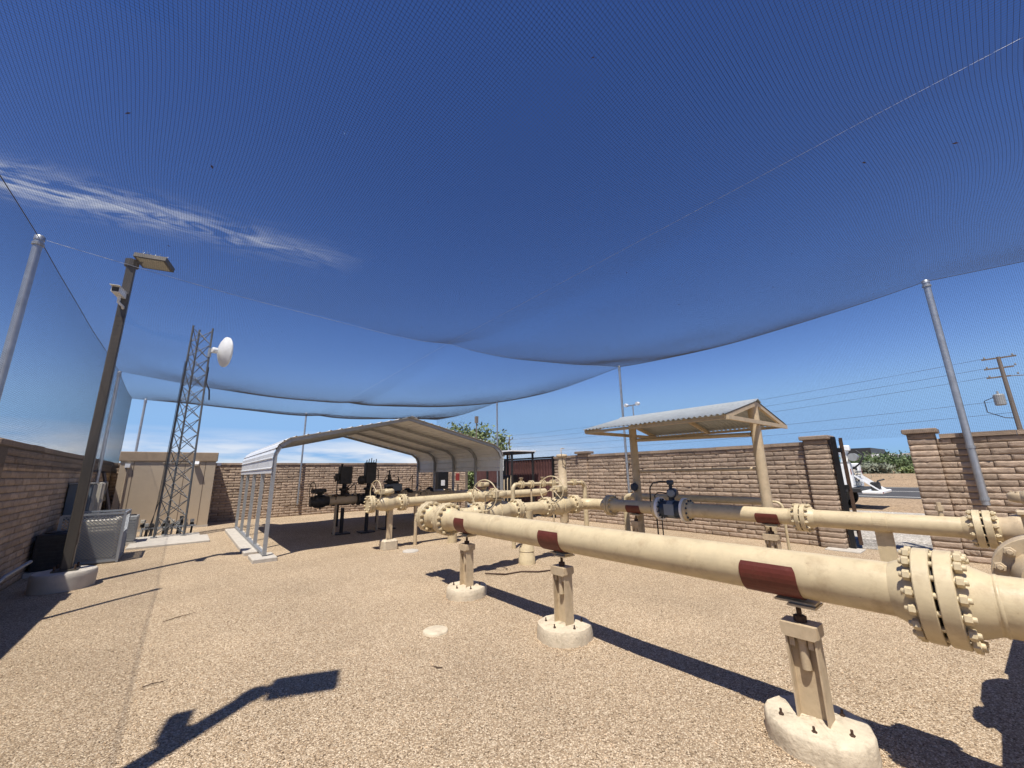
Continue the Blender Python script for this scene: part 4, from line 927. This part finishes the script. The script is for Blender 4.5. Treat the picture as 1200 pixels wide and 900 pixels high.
cable('thin bright wire down the middle of the net', [(4.1, y, nz_(4.1, y)+.03) for y in (-6.6, .25, 7.1, 14.3, 18.9)], .0013, CABLE)
cable('dark cable along the back edge of the net', [(x, 18.95, nz_(x, 18.95)+.004) for x in np.linspace(NX0, NX1, 40)], .004, WIRE)
def netpole(label, x, y, zt, zb, dirw, r=.036):
    t = thing('net_pole', label, 'pole', (x, y, zb), 'galvanised net poles')
    MB().rod((x, y, zb), (x, y, zt), r, 16).build('tube', GALV, t)
    MB().lathe((x, y, zt), (0,0,1), [(r+.006,-.05),(r+.006,.004),(r*.7,.02),(.001,.026)], 14).build('cap', GALV, t)
    MB().lathe((x, y, zt-.12), (0,0,1), [(r+.012,0),(r+.012,.035)], 14, False).build('clamp', GALVD, t)
    for z in (zb+.1, min(zb+.95, 1.95)):
        MB().bar((x, y, z), (x+dirw[0]*.12, y+dirw[1]*.12, z), .05, .05).build('wall_bracket', GALVD, t)
        MB().lathe((x, y, z-.025), (0,0,1), [(r+.008,0),(r+.008,.05)], 14, False).build('strap', GALVD, t)
    return t
netpole('bright galvanised pole at the far left edge holding the net', -1.78, 7.1, 4.60, 1.0, (-1,0), .042)
netpole('galvanised net pole on the left wall behind the lamp post', -1.78, 15.2, 4.56, .9, (-1,0), .040)
netpole('galvanised net pole at the back left corner above the beige hut', -1.40, 18.74, 4.36, .9, (0,1))
netpole('net pole on the back wall seen left of the carport roof', 3.78, 18.74, 4.28, .45, (0,1))
netpole('net pole on the right wall behind the carport end', 10.29, 13.55, 4.62, .9, (1,0))
netpole('net pole on the right wall behind the shelter', 10.29, 7.1, 4.84, .9, (1,0))
netpole('thick galvanised net pole at the right edge before the block wall', 10.28, .25, 4.97, .95, (1,0), .05)

# ------------------------------------------------------------------ lamp posts
def lamp_post(label, bx, by, H, hd=(.92,-.38), cam_=True, co=(-.13,.20)):
    t = thing('lamp_post', label, 'lamp post', (bx, by, 0), 'bronze lamp posts by the left wall'); hw = .062
    MB().box((bx-hw, by-hw, .27),(bx+hw, by+hw, H), .012).build('pole', BRONZE, t)
    MB().box((bx-.14, by-.14, .254),(bx+.14, by+.14, .275)).build('base_plate', BRONZE, t)
    for (i, j) in ((-1,-1),(1,-1),(1,1),(-1,1)): MB().rod((bx+i*.11, by+j*.11, .27),(bx+i*.11, by+j*.11, .34), .014, 6).build('anchor_bolt', RUST, t)
    MB().box((bx+hw, by-.045, .62),(bx+hw+.006, by+.045, .80)).build('hand_hole', BRONZE, t)
    d = Vector((hd[0], hd[1], 0)).normalized(); s = Vector((-d.y, d.x, 0)); c = Vector((bx, by, H))
    MB().lathe((bx, by, H-.10), (0,0,1), [(.10,0),(.10,.13),(.05,.15)], 12, False).build('slip_fitter', BRONZE, t)
    MB().bar(c + d*.03 + Vector((0,0,.0)), c + d*.17 + Vector((0,0,.04)), .07, .07).build('arm', BRONZE, t)
    z = Vector((0,0,1)); tl = (d - z*.06).normalized(); up = (z + d*.06 + s*.22).normalized(); s = (s - z*.22).normalized(); hc = c + d*.33 + z*.04
    h_ = MB().obox(hc, tl*.245, s*.165, up*.042).build('lamp_head', BRONZE, t)
    MB().obox(hc - up*.045, tl*.205, s*.135, up*.005).build('lens', LENS, h_)
    for k in range(6): MB().obox(hc + up*.05 + tl*(.16-.06*k), tl*.006, s*.11, up*.012).build('cooling_fin', BRONZE, h_)
    sp = MB()
    for k in range(34):
        o = hc + tl*(-.2+.40*rnd.random()) + s*(.10*(1 if k % 2 else -1)*rnd.uniform(.4,1)) + up*.043; e = o + up*.10 + s*rnd.uniform(-.06,.06) + tl*rnd.uniform(-.03,.03)
        sp.rod(o, e, .0025, 4)
    sp.build('bird_spikes', CABLE, h_)
    if cam_:
        cc = Vector((bx+co[0], by+co[1], H-.70)); f = Vector((-.2,-.98,0)); sd = Vector((.98,-.2,0))
        c_ = MB().obox(cc - sd*.06 + f*.15, f*.15, sd*.055, z*.05).build('camera_housing', WHITEP, t)
        MB().obox(cc - sd*.06 + f*.303, f*.004, sd*.045, z*.04).build('camera_window', BLACK, c_)
        MB().obox(cc - sd*.06 + f*.17 + z*.056, f*.19, sd*.066, z*.004).build('sun_shield', WHITEP, c_)
        MB().tube([cc - sd*.06 + f*.10 - z*.05, cc - sd*.06 + f*.10 - z*.16, cc + f*.07 - z*.22, cc + Vector((-co[0],-co[1],0))*.75 - z*.24], .022, 8).build('bracket', WHITEP, t)
    return t
def round_base(label, x, y, r, h, sd):
    m = MB(); N = 32; vs = []
    for (k, z) in ((.98,-.05),(1.0,h*.7),(.99,h*.93),(.95,h),(.0,h+.003)):
        for i in range(N):
            a = 2*math.pi*i/N; q_ = 1+.01*noise2(math.cos(a)*3, math.sin(a)*3+z, sd); vs.append((x+math.cos(a)*r*k*q_, y+math.sin(a)*r*k*q_, z))
    m.add(vs, [(j*N+i, j*N+(i+1) % N, (j+1)*N+(i+1) % N, (j+1)*N+i) for j in range(4) for i in range(N)], True)
    o = m.build('lamp_footing', CONCG, None, (x, y, 0)); o.data.set_sharp_from_angle(angle=R_(40)); tag(o, label, 'footing')
lamp_post('dark bronze lamp post with flood lamp, bird spikes and camera', -1.24, 9.45, 5.52, co=(.03, -.06))
round_base('round concrete footing under the dark lamp post', -1.24, 9.45, .36, .25, 1)
lamp_post('second dark lamp post behind the viewer, seen by its shadow', -1.38, 2.46, 5.5)
round_base('round concrete footing behind the viewer', -1.38, 2.46, .36, .25, 2)

# ------------------------------------------------------------------ lattice tower with dish
TOWM = mat('dark_tower_steel', (0.13, 0.135, 0.14), 0.5, 0.5, var=0.2)
tw = thing('lattice_tower', 'slender galvanised lattice tower in front of the beige hut', 'tower', (-.12, 14.8, 0))
H = 6.15
def leg(k, z):
    q0 = [(-.43, 14.76), (.19, 14.72), (-.22, 15.22)][k]; f_ = 1 - .24*z/H; return Vector((-.15 + (q0[0]+.15)*f_, 14.9 + (q0[1]-14.9)*f_, z))
for k in range(3): MB().rod(leg(k, .06), leg(k, H), .026, 10).build('leg', TOWM, tw)
NB = 13
for k in range(3):
    fb = MB(); j = (k+1) % 3
    for i in range(NB):
        z0, z1 = .12 + (H-.2)*i/NB, .12 + (H-.2)*(i+1)/NB
        fb.rod(leg(k, z0), leg(j, z1), .011, 5); fb.rod(leg(j, z0), leg(k, z1), .011, 5)
    fb.build('lattice_brace', TOWM, tw)
for k in range(3): MB().lathe(leg(k, .055), (0,0,1), [(.07,0),(.07,.02)], 8, False).build('foot_plate', GALVD, tw)
for k in range(3): MB().tube([leg(0, 5.0)+Vector((.02*k-.04, -.04, 0)), leg(0, 3.0)+Vector((.02*k-.04,-.04,0)), leg(0, 1.0)+Vector((.02*k-.06,-.05,0)), leg(0,.2)+Vector((-.1-.03*k,-.06,0))], .007, 6).build('feed_cable', CHAR, tw)
MB().tube([leg(1,4.9)+Vector((.03,0,0)), leg(1,4.4)+Vector((.02,-.03,0)), leg(1,4.3)+Vector((.12,-.02,-.1)), leg(1,4.0)+Vector((.15,0,-.1))], .02, 6).build('coax_loop', BLACK, tw)
dh = thing('dish_antenna', 'white round dish antenna on the lattice tower', 'antenna', (.36, 14.65, 5.42))
dd = Vector((.92, .30, .06)).normalized(); dc = Vector((.36, 14.62, 5.42))
MB().lathe(dc, dd, [(.001,-.02),(.12,-.012),(.25,.02),(.37,.07),(.455,.125),(.47,.13),(.47,.175),(.455,.18),(.30,.19),(.001,.195)], 36).build('dish', WHITEP, dh)
MB().lathe(dc - dd*.20, dd, [(.07,0),(.09,.02),(.09,.12)], 16, False).build('radio_unit', WHITEP, dh)
MB().bar(dc - dd*.12, leg(1, 5.36), .05, .06).build('mount_arm', GALVD, dh)
MB().lathe(leg(1, 5.22), (0,0,1), [(.045,0),(.045,.28)], 12, False).build('mount_clamp', GALVD, dh)
slab('pale concrete slab at the foot of the lattice tower', -.85, .72, 13.2, 14.55, .05, CONCG, 'slab')
slab('second concrete slab between tower and hut', -.85, .55, 14.56, 15.3, .05, CONCG, 'slab')
pv = thing('conduit_cluster', 'jumble of grey conduit pipes and fittings behind the tower foot', 'conduits', (-.3, 15.6, 0))
for k in range(11):
    x = -.72 + k*.105 + rnd.uniform(-.03,.03); y = 15.5 + .18*rnd.random(); hgt = .32 + .22*rnd.random()
    MB().tube([(x, y, 0),(x+.01, y, hgt*.6),(x+rnd.uniform(-.05,.05), y+.04, hgt)], .022+.014*rnd.random(), 8).build('conduit', (GREYP, CHAR, TOWM)[k % 3], pv)
    MB().lathe((x, y, hgt*.6), (0,0,1), [(.05,0),(.05,.08)], 8, False).build('fitting', (CHAR, GREYP)[k % 2], pv); MB().box((x-.05, y-.09, hgt*.85),(x+.04, y-.02, hgt*.85+.09), .008).build('outlet_box', (CREAM, GREYP, CHAR)[k % 3], pv)
MB().box((-.75, 15.5, .22),(.45, 15.54, .26)).build('strut_rail', GALVD, pv)

# ------------------------------------------------------------------ beige hut
hut = thing('equipment_hut', 'beige windowless equipment hut in the back left corner', 'hut', (-.4, 18, 0))
HX0, HX1, HY0, HY1, HH = -1.60, .80, 17.35, 18.74, 2.46
MB().box((HX0, HY0, .06),(HX1, HY1, HH-.30)).build('wall', STUCCO, hut)
MB().box((HX0-.04, HY0-.04, HH-.30),(HX1+.04, HY1+.03, HH), .015).build('parapet', STUCT, hut)
MB().box((HX0-.02, HY0-.02, -.05),(HX1+.02, HY1+.02, .06)).build('plinth', CONCG, hut)
for x in (-1.28, -.02, .52): MB().box((x-.008, HY0-.006, .08),(x+.008, HY0-.001, HH-.31)).build('panel_joint', MORT, hut)
fl = MB().obox((.26, HY0-.10, 2.08), (.07,0,0), (0,.06,-.03), (0,.02,.05)).build('flood_light', WHITEP, hut); MB().bar((.26, HY0, 2.06),(.26,HY0-.07,2.06),.03,.03).build('light_arm', WHITEP, fl)
MB().rod((.10, HY0-.02, 2.1),(-.6, HY0-.02, 2.1), .012, 8).build('conduit', STUCCO, hut)
MB().box((HX1+.04, HY0+.1, 2.02),(HX1+.16, HY0+.3, 2.10)).build('eave_light', WHITEP, hut)
MB().box((HX0+.12, HY0-.08, 1.96),(HX0+.24, HY0-.001, 2.08)).build('junction_box', WHITEP, hut)
MB().rod((HX0+.18, HY0-.03, 1.96),(HX0+.18, HY0-.03, .1), .016, 8).build('conduit_drop', STUCCO, hut)

# ------------------------------------------------------------------ units along the left wall
cg = thing('mesh_cage', 'grey expanded metal guard cage around the cooling unit', 'cage', (-1.2, 11.9, 0))
x0, x1, y0, y1, h0, h1 = -1.72, -.84, 11.55, 12.55, .04, .94
for (a, b_) in (((x0,y0),(x1,y0)), ((x1,y0),(x1,y1)), ((x1,y1),(x0,y1))):
    for z in (h0, h1): MB().bar((a[0],a[1],z),(b_[0],b_[1],z), .035, .035).build('frame_rail', GALVD, cg)
    A, B_ = Vector((*a,0)), Vector((*b_,0)); L = (B_-A).length; d = (B_-A)/L; nn = d.cross(Vector((0,0,1))); me2 = MB(); p = .055
    H_ = h1-h0; k = -int(H_/p)-1
    while k*p < L:
        for sgn in (1, -1):
            s0 = k*p; e0, e1 = max(0, s0), min(L, s0+H_)
            if e1 - e0 > .01:
                q0, q1 = (A + d*e0 + Vector((0,0,h0+(e0-s0))), A + d*e1 + Vector((0,0,h0+(e1-s0)))) if sgn > 0 else (A + d*e0 + Vector((0,0,h1-(e0-s0))), A + d*e1 + Vector((0,0,h1-(e1-s0))))
                me2.bar(q0 + nn*.003*sgn, q1 + nn*.003*sgn, .012, .004, nn)
        k += 1
    me2.build('mesh_panel', GALVD, cg)
for (x, y) in ((x0,y0),(x1,y0),(x1,y1),(x0,y1)): MB().box((x-.02,y-.02,0),(x+.02,y+.02,h1)).build('corner_post', GALVD, cg)
def ac_unit(label, x, y, w, d, h, m, z=.08):
    t = thing('cooling_unit', label, 'air conditioner', (x, y, 0)); MB().box((x-w/2,y-d/2,z),(x+w/2,y+d/2,z+h),.015).build('case', m, t)
    for k in range(int(h/.06)-1): MB().box((x-w/2+.03, y-d/2-.008, z+.04+k*.06),(x+w/2-.03, y-d/2+.002, z+.07+k*.06)).build('louvre', m, t)
    MB().lathe((x, y, z+h), (0,0,1), [(min(w,d)*.38,0),(min(w,d)*.38,.02),(min(w,d)*.33,.025)], 20).build('fan_guard', CHAR, t)
    MB().box((x-w/2-.04,y-d/2-.04,-.04),(x+w/2+.04,y+d/2+.04,z-.002)).build('plinth', CONCG, t); return t
ac_unit('pale cooling unit inside the mesh cage', -1.28, 12.05, .70, .75, .74, CREAM)
ac_unit('low grey louvred unit, coloured near black as if in shade, between the lamp post and the mesh cage', -1.66, 11.1, .42, .5, .60, CHAR)  # dark colour puts the shade beside the wall into the case
ac_unit('small grey-green box unit beside the tower slab', -.95, 14.35, .34, .6, .62, GREYP)
def wall_box(label, y0, y1, z0, z1, dp, m, cat='cabinet', lid=None):
    t = thing('wall_cabinet', label, cat, (XL+dp/2, (y0+y1)/2, z0)); MB().box((XL+.02, y0, z0),(XL+dp, y1, z1), .01).build('case', m, t)
    MB().box((XL+dp+.001, y0+.02, z0+.02),(XL+dp+.016, y1-.02, z1-.02), .004).build('door', m, t); MB().box((XL+dp+.017,y0+.05,(z0+z1)/2-.05),(XL+dp+.03,y0+.07,(z0+z1)/2+.05)).build('handle', GALVD, t)
    if lid: MB().box((XL+.02, y0-.02, z1+.001),(XL+dp+.03, y1+.02, z1+.03)).build('rain_hood', lid, t)
    MB().rod((XL+.12, (y0+y1)/2, z0),(XL+.12, (y0+y1)/2, .0), .025, 8).build('conduit', GREYP, t); return t
wall_box('blue-grey electrical cabinet on the shaded wall behind the lamp post', 12.75, 13.35, .78, 1.52, .38, BLUEG, lid=GREYP)
wall_box('pale electrical cabinet beside the blue-grey one on the shaded wall', 13.6, 13.95, .70, 1.54, .44, CREAM)
wall_box('small dark meter box on the shaded wall near the hut', 15.75, 16.1, 1.05, 1.5, .25, CHAR)
wall_box('small pale meter box beside the dark one near the hut', 16.3, 16.7, 1.0, 1.55, .2, GREYP)
rl = MB().tube([(XL+.28, 7.9, .33),(XL+.30, 8.3, .42),(XL+.32, 9.3, .45)], .025, 8).build('conduit_pipe', GREYP, None, (XL+.3, 8.5, .3)); tag(rl, 'bent grey conduit in the shade behind the lamp footing', 'conduit')
MB().rod((XL+.28, 7.9, 0),(XL+.28, 7.9, .34), .025, 8).build('upright', GREYP, rl)
lb = MB().bar((XL+.55, 16.3, .05),(XL+.06, 16.75, 1.85), .06, .05).build('leaning_board', WOOD, None, (XL+.5,16.3,0)); tag(lb, 'wooden board leaning on the shaded wall beside the hut', 'board')

# ------------------------------------------------------------------ outside the yard
def tree(name, label, cat, c, ctr, rad, nleaf, leaf, m, branches=9, group=None, clumps=40):
    t = thing(name, label, cat, c, group); c = Vector(c); ctr = Vector(ctr); r = random.Random(int(c.x*31+c.y*7))
    tr = MB(); top = ctr - Vector((0,0,rad[2]*.3))
    tr.tube([c, c+(top-c)*.5+Vector((.08,.05,0)), top], [rad[0]*.055, rad[0]*.04, rad[0]*.028], 8)
    cl = []
    for k in range(clumps):
        a, e = r.uniform(0, 6.283), r.uniform(-.75, 1); q_ = r.uniform(.45, 1)
        h_ = math.sqrt(1-e*e) if abs(e) <= 1 else 0
        cl.append(ctr + Vector((math.cos(a)*h_*rad[0]*q_, math.sin(a)*h_*rad[1]*q_, e*rad[2]*q_)))
    for k in range(branches): tr.tube([c+(top-c)*r.uniform(.35,.9), (cl[k]+top)/2+Vector((0,0,.05)), cl[k]], [rad[0]*.022, rad[0]*.014, rad[0]*.006], 5)
    tr.build('trunk', BARK, t)
    rs = np.random.RandomState(int(abs(c.x*13+c.y*5))); cc = np.array([tuple(p) for p in cl])
    P = cc[rs.randint(0, clumps, nleaf)] + rs.randn(nleaf,3)*np.array(rad)*.17
    n1 = rs.randn(nleaf,3); n1 /= np.linalg.norm(n1,axis=1,keepdims=True); n2 = np.cross(n1, rs.randn(nleaf,3)); n2 /= np.linalg.norm(n2,axis=1,keepdims=True)
    s = leaf*(.6+.8*rs.rand(nleaf,1)); V = np.stack([P-n1*s, P+n2*s*.45, P+n1*s, P-n2*s*.45], 1).reshape(-1,3); V[:,2] = np.maximum(V[:,2], c.z+.02)
    nobj('crown', npmesh('crown', V, np.arange(nleaf*4).reshape(-1,4), m), t); return t
tree('palo_verde_tree', 'green feathery tree rising above the carport roof', 'tree', (18.9, 28, 0), (18.9, 28, 3.9), (2.7, 2.4, 1.75), 5200, .16, LEAF, clumps=60)
tree('leafy_bush', 'green bush glimpsed under the carport beyond the gate', 'bush', (12.9, 19.2, 0), (12.9, 19.2, 1.2), (1.1, 1.1, 1.0), 2500, .10, LEAF)
BR = random.Random(5)
for i, (x, y, w_, hh, m, lab) in enumerate(((82, 13.5, 2.6, 2.3, LEAF2, 'dark green desert bush behind the parked truck, leftmost beyond the road'),
        (74, 9.4, 3.0, 2.3, LEAF2, 'big dark green bush in the middle beyond the road'), (78, 6.6, 3.2, 2.2, LEAF2, 'dark green bush at the right beyond the road'),
        (60, 9.3, 2.6, 1.15, LEAF3, 'pale grey-green sage bush on the embankment'), (64, 6.2, 1.5, .8, LEAF, 'small yellow-green bush on the embankment'),
        (88, 20, 3.5, 2.6, LEAF2, 'dark bush left of the far building'))):
    tree('desert_bush', lab, 'bush', (x, y, .55), (x, y, .55+hh*.55), (w_*.9, w_*.9, hh*.62), 2600, .16, m, group='bushes beyond the road', clumps=45)
gr = MB()
for k in range(500):
    x, y = 46+10*BR.random(), -5+40*BR.random(); z = .05
    if x > 48: z = .5
    hh = .15+.3*BR.random()
    for q_ in range(3): a = BR.random()*6.28; gr.add([(x-.05,y,z),(x+.05,y,z),(x+.2*math.cos(a), y+.2*math.sin(a), z+hh)], [(0,1,2)])
o = gr.build('dry_grass', LEAF3); o['kind'] = 'stuff'; tag(o, 'dry grass tufts on the bank beyond the road', 'grass')
fb = thing('far_building', 'low white building with a dark upper band beyond the bushes', 'building', (130, 22, 0))
MB().box((130, 15.5, 0),(150, 24.4, 4.3)).build('lower_wall', WHITEP, fb); MB().box((129.8, 19.3, 4.25),(150, 24.5, 5.9)).build('upper_band', CHAR, fb)
for k in range(6): MB().box((129.9, 15.9+k*1.25, 2.2),(129.99, 16.8+k*1.25, 3.3)).build('window', BLUEG, fb)
fb = thing('far_building', 'long pale building low on the horizon beyond the bushes', 'building', (150, 0, 0))
MB().box((160, 2, 0),(175, 17, 4.6)).build('wall', WHITEP, fb); MB().box((159.8, 1.8, 4.6),(175.2, 17.2, 4.9)).build('roof', CONCG, fb)
for k in range(8): MB().box((159.9, 2.8+k*1.7, 1.4),(159.98, 3.8+k*1.7, 2.8)).build('window', BLUEG, fb)
rk = thing('low_wall', 'low dark wall beyond the embankment at the right of the gateway', 'wall', (72, 4, .5)); MB().box((72,2.2,.5),(72.4,6.4,1.9)).build('wall', TANB, rk)
def upole(label, x, y, H, trans=True):
    t = thing('utility_pole', label, 'utility pole', (x, y, 0)); MB().rod((x,y,0),(x,y,H), .19, 12, .13).build('pole', WOOD, t)
    for k, z in enumerate((H-.1, H-1.0, H-1.8)):
        MB().box((x-.06, y-1.0+.3*k, z-.06),(x+.06, y+1.0, z+.06)).build('crossarm', WOOD, t)
        for yy in (-.8, .8): MB().lathe((x, y+yy, z+.06), (0,0,1), [(.05,0),(.07,.05),(.04,.18)], 8).build('insulator', GREYP, t)
    if trans:
        MB().lathe((x-.1, y+.62, H-4.3), (0,0,1), [(.3,0),(.34,.04),(.34,.9),(.3,.97),(.08,1.0),(.06,1.25)], 18, False).build('transformer', GREYP, t)
        MB().tube([(x, y+.8, H-3.5),(x, y+1.5, H-3.8),(x, y+1.5, H-4.8),(x, y+.6, H-5.4),(x, y, H-5.5)], .035, 6).build('drop_wire', WIRE, t)
        MB().box((x-.2, y-2.3, H-2.15),(x+.2, y-1.6, H-1.95)).build('street_light', CHAR, t); MB().rod((x,y,H-1.8),(x,y-1.8,H-1.95),.04,6).build('light_arm', WOOD, t)
    return t
upole('wooden utility pole with grey transformer beyond the right wall', 55, -1.7, 10.9)
upole('far thin utility pole above the roof of the canopy', 55, 68, 9.6, False)
for k, (z, yy, lab) in enumerate(((10.9, .8, 'top power line crossing the sky at the right'), (10.0, .8, 'second power line from the top at the right'), (9.2, .8, 'third power line from the top at the right'))):
    pts = [(55, -1.7+yy+(68+1.7)*i/24, z + (9.5-.9*k - z)*i/24 - 3.2*(i/24)*(1-i/24)) for i in range(25)]
    tag(MB().tube(pts, .014, 5).build('power_line', WIRE, None, pts[0]), lab, 'power line', 'power lines')
for k, (z, lab) in enumerate(((7.0, 'lower cable above the gateway'), (5.9, 'lowest cable above the gateway'))):
    pts = [(55, -1.7+(68+1.7)*i/24, z - 2.4*(i/24)*(1-i/24)) for i in range(25)]; tag(MB().tube(pts, .014, 5).build('power_line', WIRE, None, pts[0]), lab, 'power line', 'power lines')
    pts = [(55, -1.7-40*i/8, z + (4-k) - .8*(i/8)) for i in range(9)]
fp = thing('flood_light_pole', 'thin mast with two white lamps behind the shelter roof', 'light pole', (14, 9.15, 0)); MB().rod((14,9.15,0),(14,9.15,4.25),.025,8).build('mast', GALVD, fp)
MB().box((13.98,8.85,4.2),(14.02,9.5,4.25)).build('cross_arm', GALVD, fp)
for y in (8.9, 9.45): MB().lathe((14.08, y, 4.27), (-1,0,-.15), [(.05,0),(.07,.06),(.075,.16),(.07,.18)], 14).build('lamp', WHITEP, fp)
an = MB().rod((16.3, 24, 0),(16.3, 24, 5.7), .06, 8, .04).build('thin_mast', WOOD, None, (16.3,24,0)); tag(an, 'thin dark mast standing before the green tree', 'mast'); MB().box((16.2,23.9,5.2),(16.4,24.1,5.7)).build('head', WOOD, an)

# service truck behind the gate
tk = thing('service_truck', 'white service truck with crane parked beyond the gateway', 'truck', (20.8, 5.4, 0))
TX0, TX1, TY = 20.0, 22.0, 3.35
bd = MB().box((TX0, TY+.15, .62),(TX1, 7.2, .78), .02).build('chassis', CHAR, tk)
MB().box((TX0, TY+.35, .78),(TX0+.5, 6.6, 1.72), .03).build('side_body', WHITEP, tk); MB().box((TX1-.5, TY+.35, .78),(TX1, 6.6, 1.72), .03).build('side_body', WHITEP, tk)
MB().box((TX0+.5, TY+.4, .78),(TX1-.5, 6.6, 1.0)).build('bed_floor', GREYP, tk)
for k in range(4):
    d_ = MB().box((TX0-.015, TY+.42+k*.77, .84),(TX0-.001, TY+1.12+k*.77, 1.66), .004).build('compartment_door', WHITEP, tk); MB().box((TX0-.03, TY+.70+k*.77, 1.22),(TX0-.016, TY+.84+k*.77, 1.30)).build('handle', BLACK, d_)
for sx_ in (TX0, TX1-.5): MB().box((sx_+.05, TY+.34, .9),(sx_+.45, TY+.349, 1.6)).build('rear_door', WHITEP, tk)
MB().box((TX0, TY-.45, .58),(TX1, TY+.14, .68), .02).build('rear_bumper', WHITEP, tk)
for k in range(5): MB().bar((TX0+.1+.3*k, TY-.4, .68),(TX0+.2+.3*k, TY+.3, 1.25), .04, .04).build('step_bar', WHITEP, tk)
MB().box((TX0+.3, TY-.35, .68),(TX0+.7, TY-.1, 1.0), .03).build('vise', CHAR, tk)
MB().tube([(TX0+.5,TY-.1,.7),(TX0+.3,TY-.35,1.05),(TX0+.5,TY-.5,1.1)], .03, 6).build('hose_reel', CHAR, tk)
MB().lathe((TX0+.30, TY+.50, 1.72), (0,0,1), [(.16,0),(.13,.1),(.12,.38),(.16,.42),(.16,.56)], 14).build('crane_post', WHITEP, tk)
MB().bar((TX0+.30, TY+.45, 2.15),(TX0+.9, TY+3.6, 2.0), .18, .2).build('crane_boom', WHITEP, tk); MB().box((TX0+.15, TY+.28, 2.2),(TX0+.42, TY+.6, 2.42), .03).build('crane_head', WHITEP, tk); MB().tube([(TX0+.2, TY+.1, 2.2),(TX0+.15, TY-.1, 2.0),(TX0+.2, TY+.05, 1.7),(TX0+.3, TY+.3, 1.5)], .03, 6).build('hydraulic_hose', CHAR, tk); MB().lathe((TX0+.1, TY+.22, 1.95), (1,0,0), [(.15,0),(.15,.3)], 14).build('winch_drum', GREYP, tk)
MB().box((TX0+.1, 6.7, .78),(TX1-.1, 8.6, 1.95), .12).build('cab', WHITEP, tk); MB().box((TX0+.09, 7.0, 1.35),(TX0+.099, 8.2, 1.85)).build('cab_window', BLACK, tk)
MB().box((TX0+.15, 8.6, .6),(TX1-.15, 9.7, 1.3), .1).build('hood', WHITEP, tk)
for (x, y) in ((TX0+.12,TY+1.0),(TX1-.12,TY+1.0),(TX0+.12,8.9),(TX1-.12,8.9)):
    wh = MB().lathe((x-.13,y,.4),(1,0,0),[(.28,0),(.38,.02),(.40,.06),(.40,.20),(.38,.24),(.28,.26)],20).build('wheel', RUBBER, tk); MB().lathe((x-.14,y,.4),(1,0,0),[(.20,0),(.20,.28)],14).build('rim', GALVD, wh)
for k in range(3):
    MB().box((TX0+.55+.3*k, TY+.36, 1.0),(TX0+.75+.3*k, TY+.7, 1.35+.12*k), .02).build('tool_crate', (GREYP, CREAM, CHAR)[k], tk)
for k in range(4): MB().rod((TX0+.6+.15*k, TY+.2, 1.1+.1*k),(TX0+.65+.15*k, TY+2.5, 1.15+.1*k), .03, 8).build('pipe_stock', (CREAM, GREYP)[k % 2], tk)
MB().bar((TX0+.02, TY+.345, 1.74),(TX0+.02, 6.5, 1.74), .03, .05).build('top_rail', GREYP, tk)
for z in (.95, 1.15, 1.35): MB().bar((TX0+.52, TY+.3, z),(TX1-.52, TY+.3, z), .02, .03).build('tailgate_bar', GREYP, tk)
MB().box((TX0+.05, TY-.46, .60),(TX0+.16, TY-.452, .66)).build('marker_light', REDB, tk)
for x in (TX0+.06, TX1-.06): MB().box((x-.04, TY+.335, 1.3),(x+.04, TY+.348, 1.5)).build('tail_light', REDB, tk)

# twigs blown onto the gravel
for k, (x, y, a, L, lab) in enumerate(((.02, 6.4, .5, .34, 'long thin dark twig on the gravel left of the lamp shadow'), (-.05, 4.6, .15, .16, 'short dark twig on the gravel near the lamp shadow'), (1.9, 3.3, 2.2, .10, 'tiny twig on the gravel near the white lid'))):
    d = Vector((math.cos(a), math.sin(a), 0)); p = Vector((x, y, .012)); n_ = Vector((-d.y, d.x, 0))
    tag(MB().tube([p, p+d*L*.4+n_*.015, p+d*L*.75-n_*.01, p+d*L], [.004,.0045,.003,.0015], 5).build('twig', RUST, None, p), lab, 'twig', 'twigs on the gravel')

# leaves and scraps caught in the net
lv = MB(); r3 = random.Random(21)
for k in range(170):
    x, y = r3.uniform(NX0+.3, NX1-.3), r3.uniform(-1.5, 14); z = nz_(x, y) + .004; a = r3.uniform(0, 6.28); L = r3.uniform(.006, .024)
    d = Vector((math.cos(a), math.sin(a), .3)).normalized(); n_ = Vector((-d.y, d.x, .4)); p = Vector((x, y, z))
    lv.add([p-d*L, p+n_*L*.4, p+d*L, p-n_*L*.4+Vector((0,0,.002))], [(0,1,2),(0,2,3)])
o = lv.build('net_litter', RUST); o['kind'] = 'stuff'; tag(o, 'tiny dry leaves caught in the overhead netting', 'leaves')
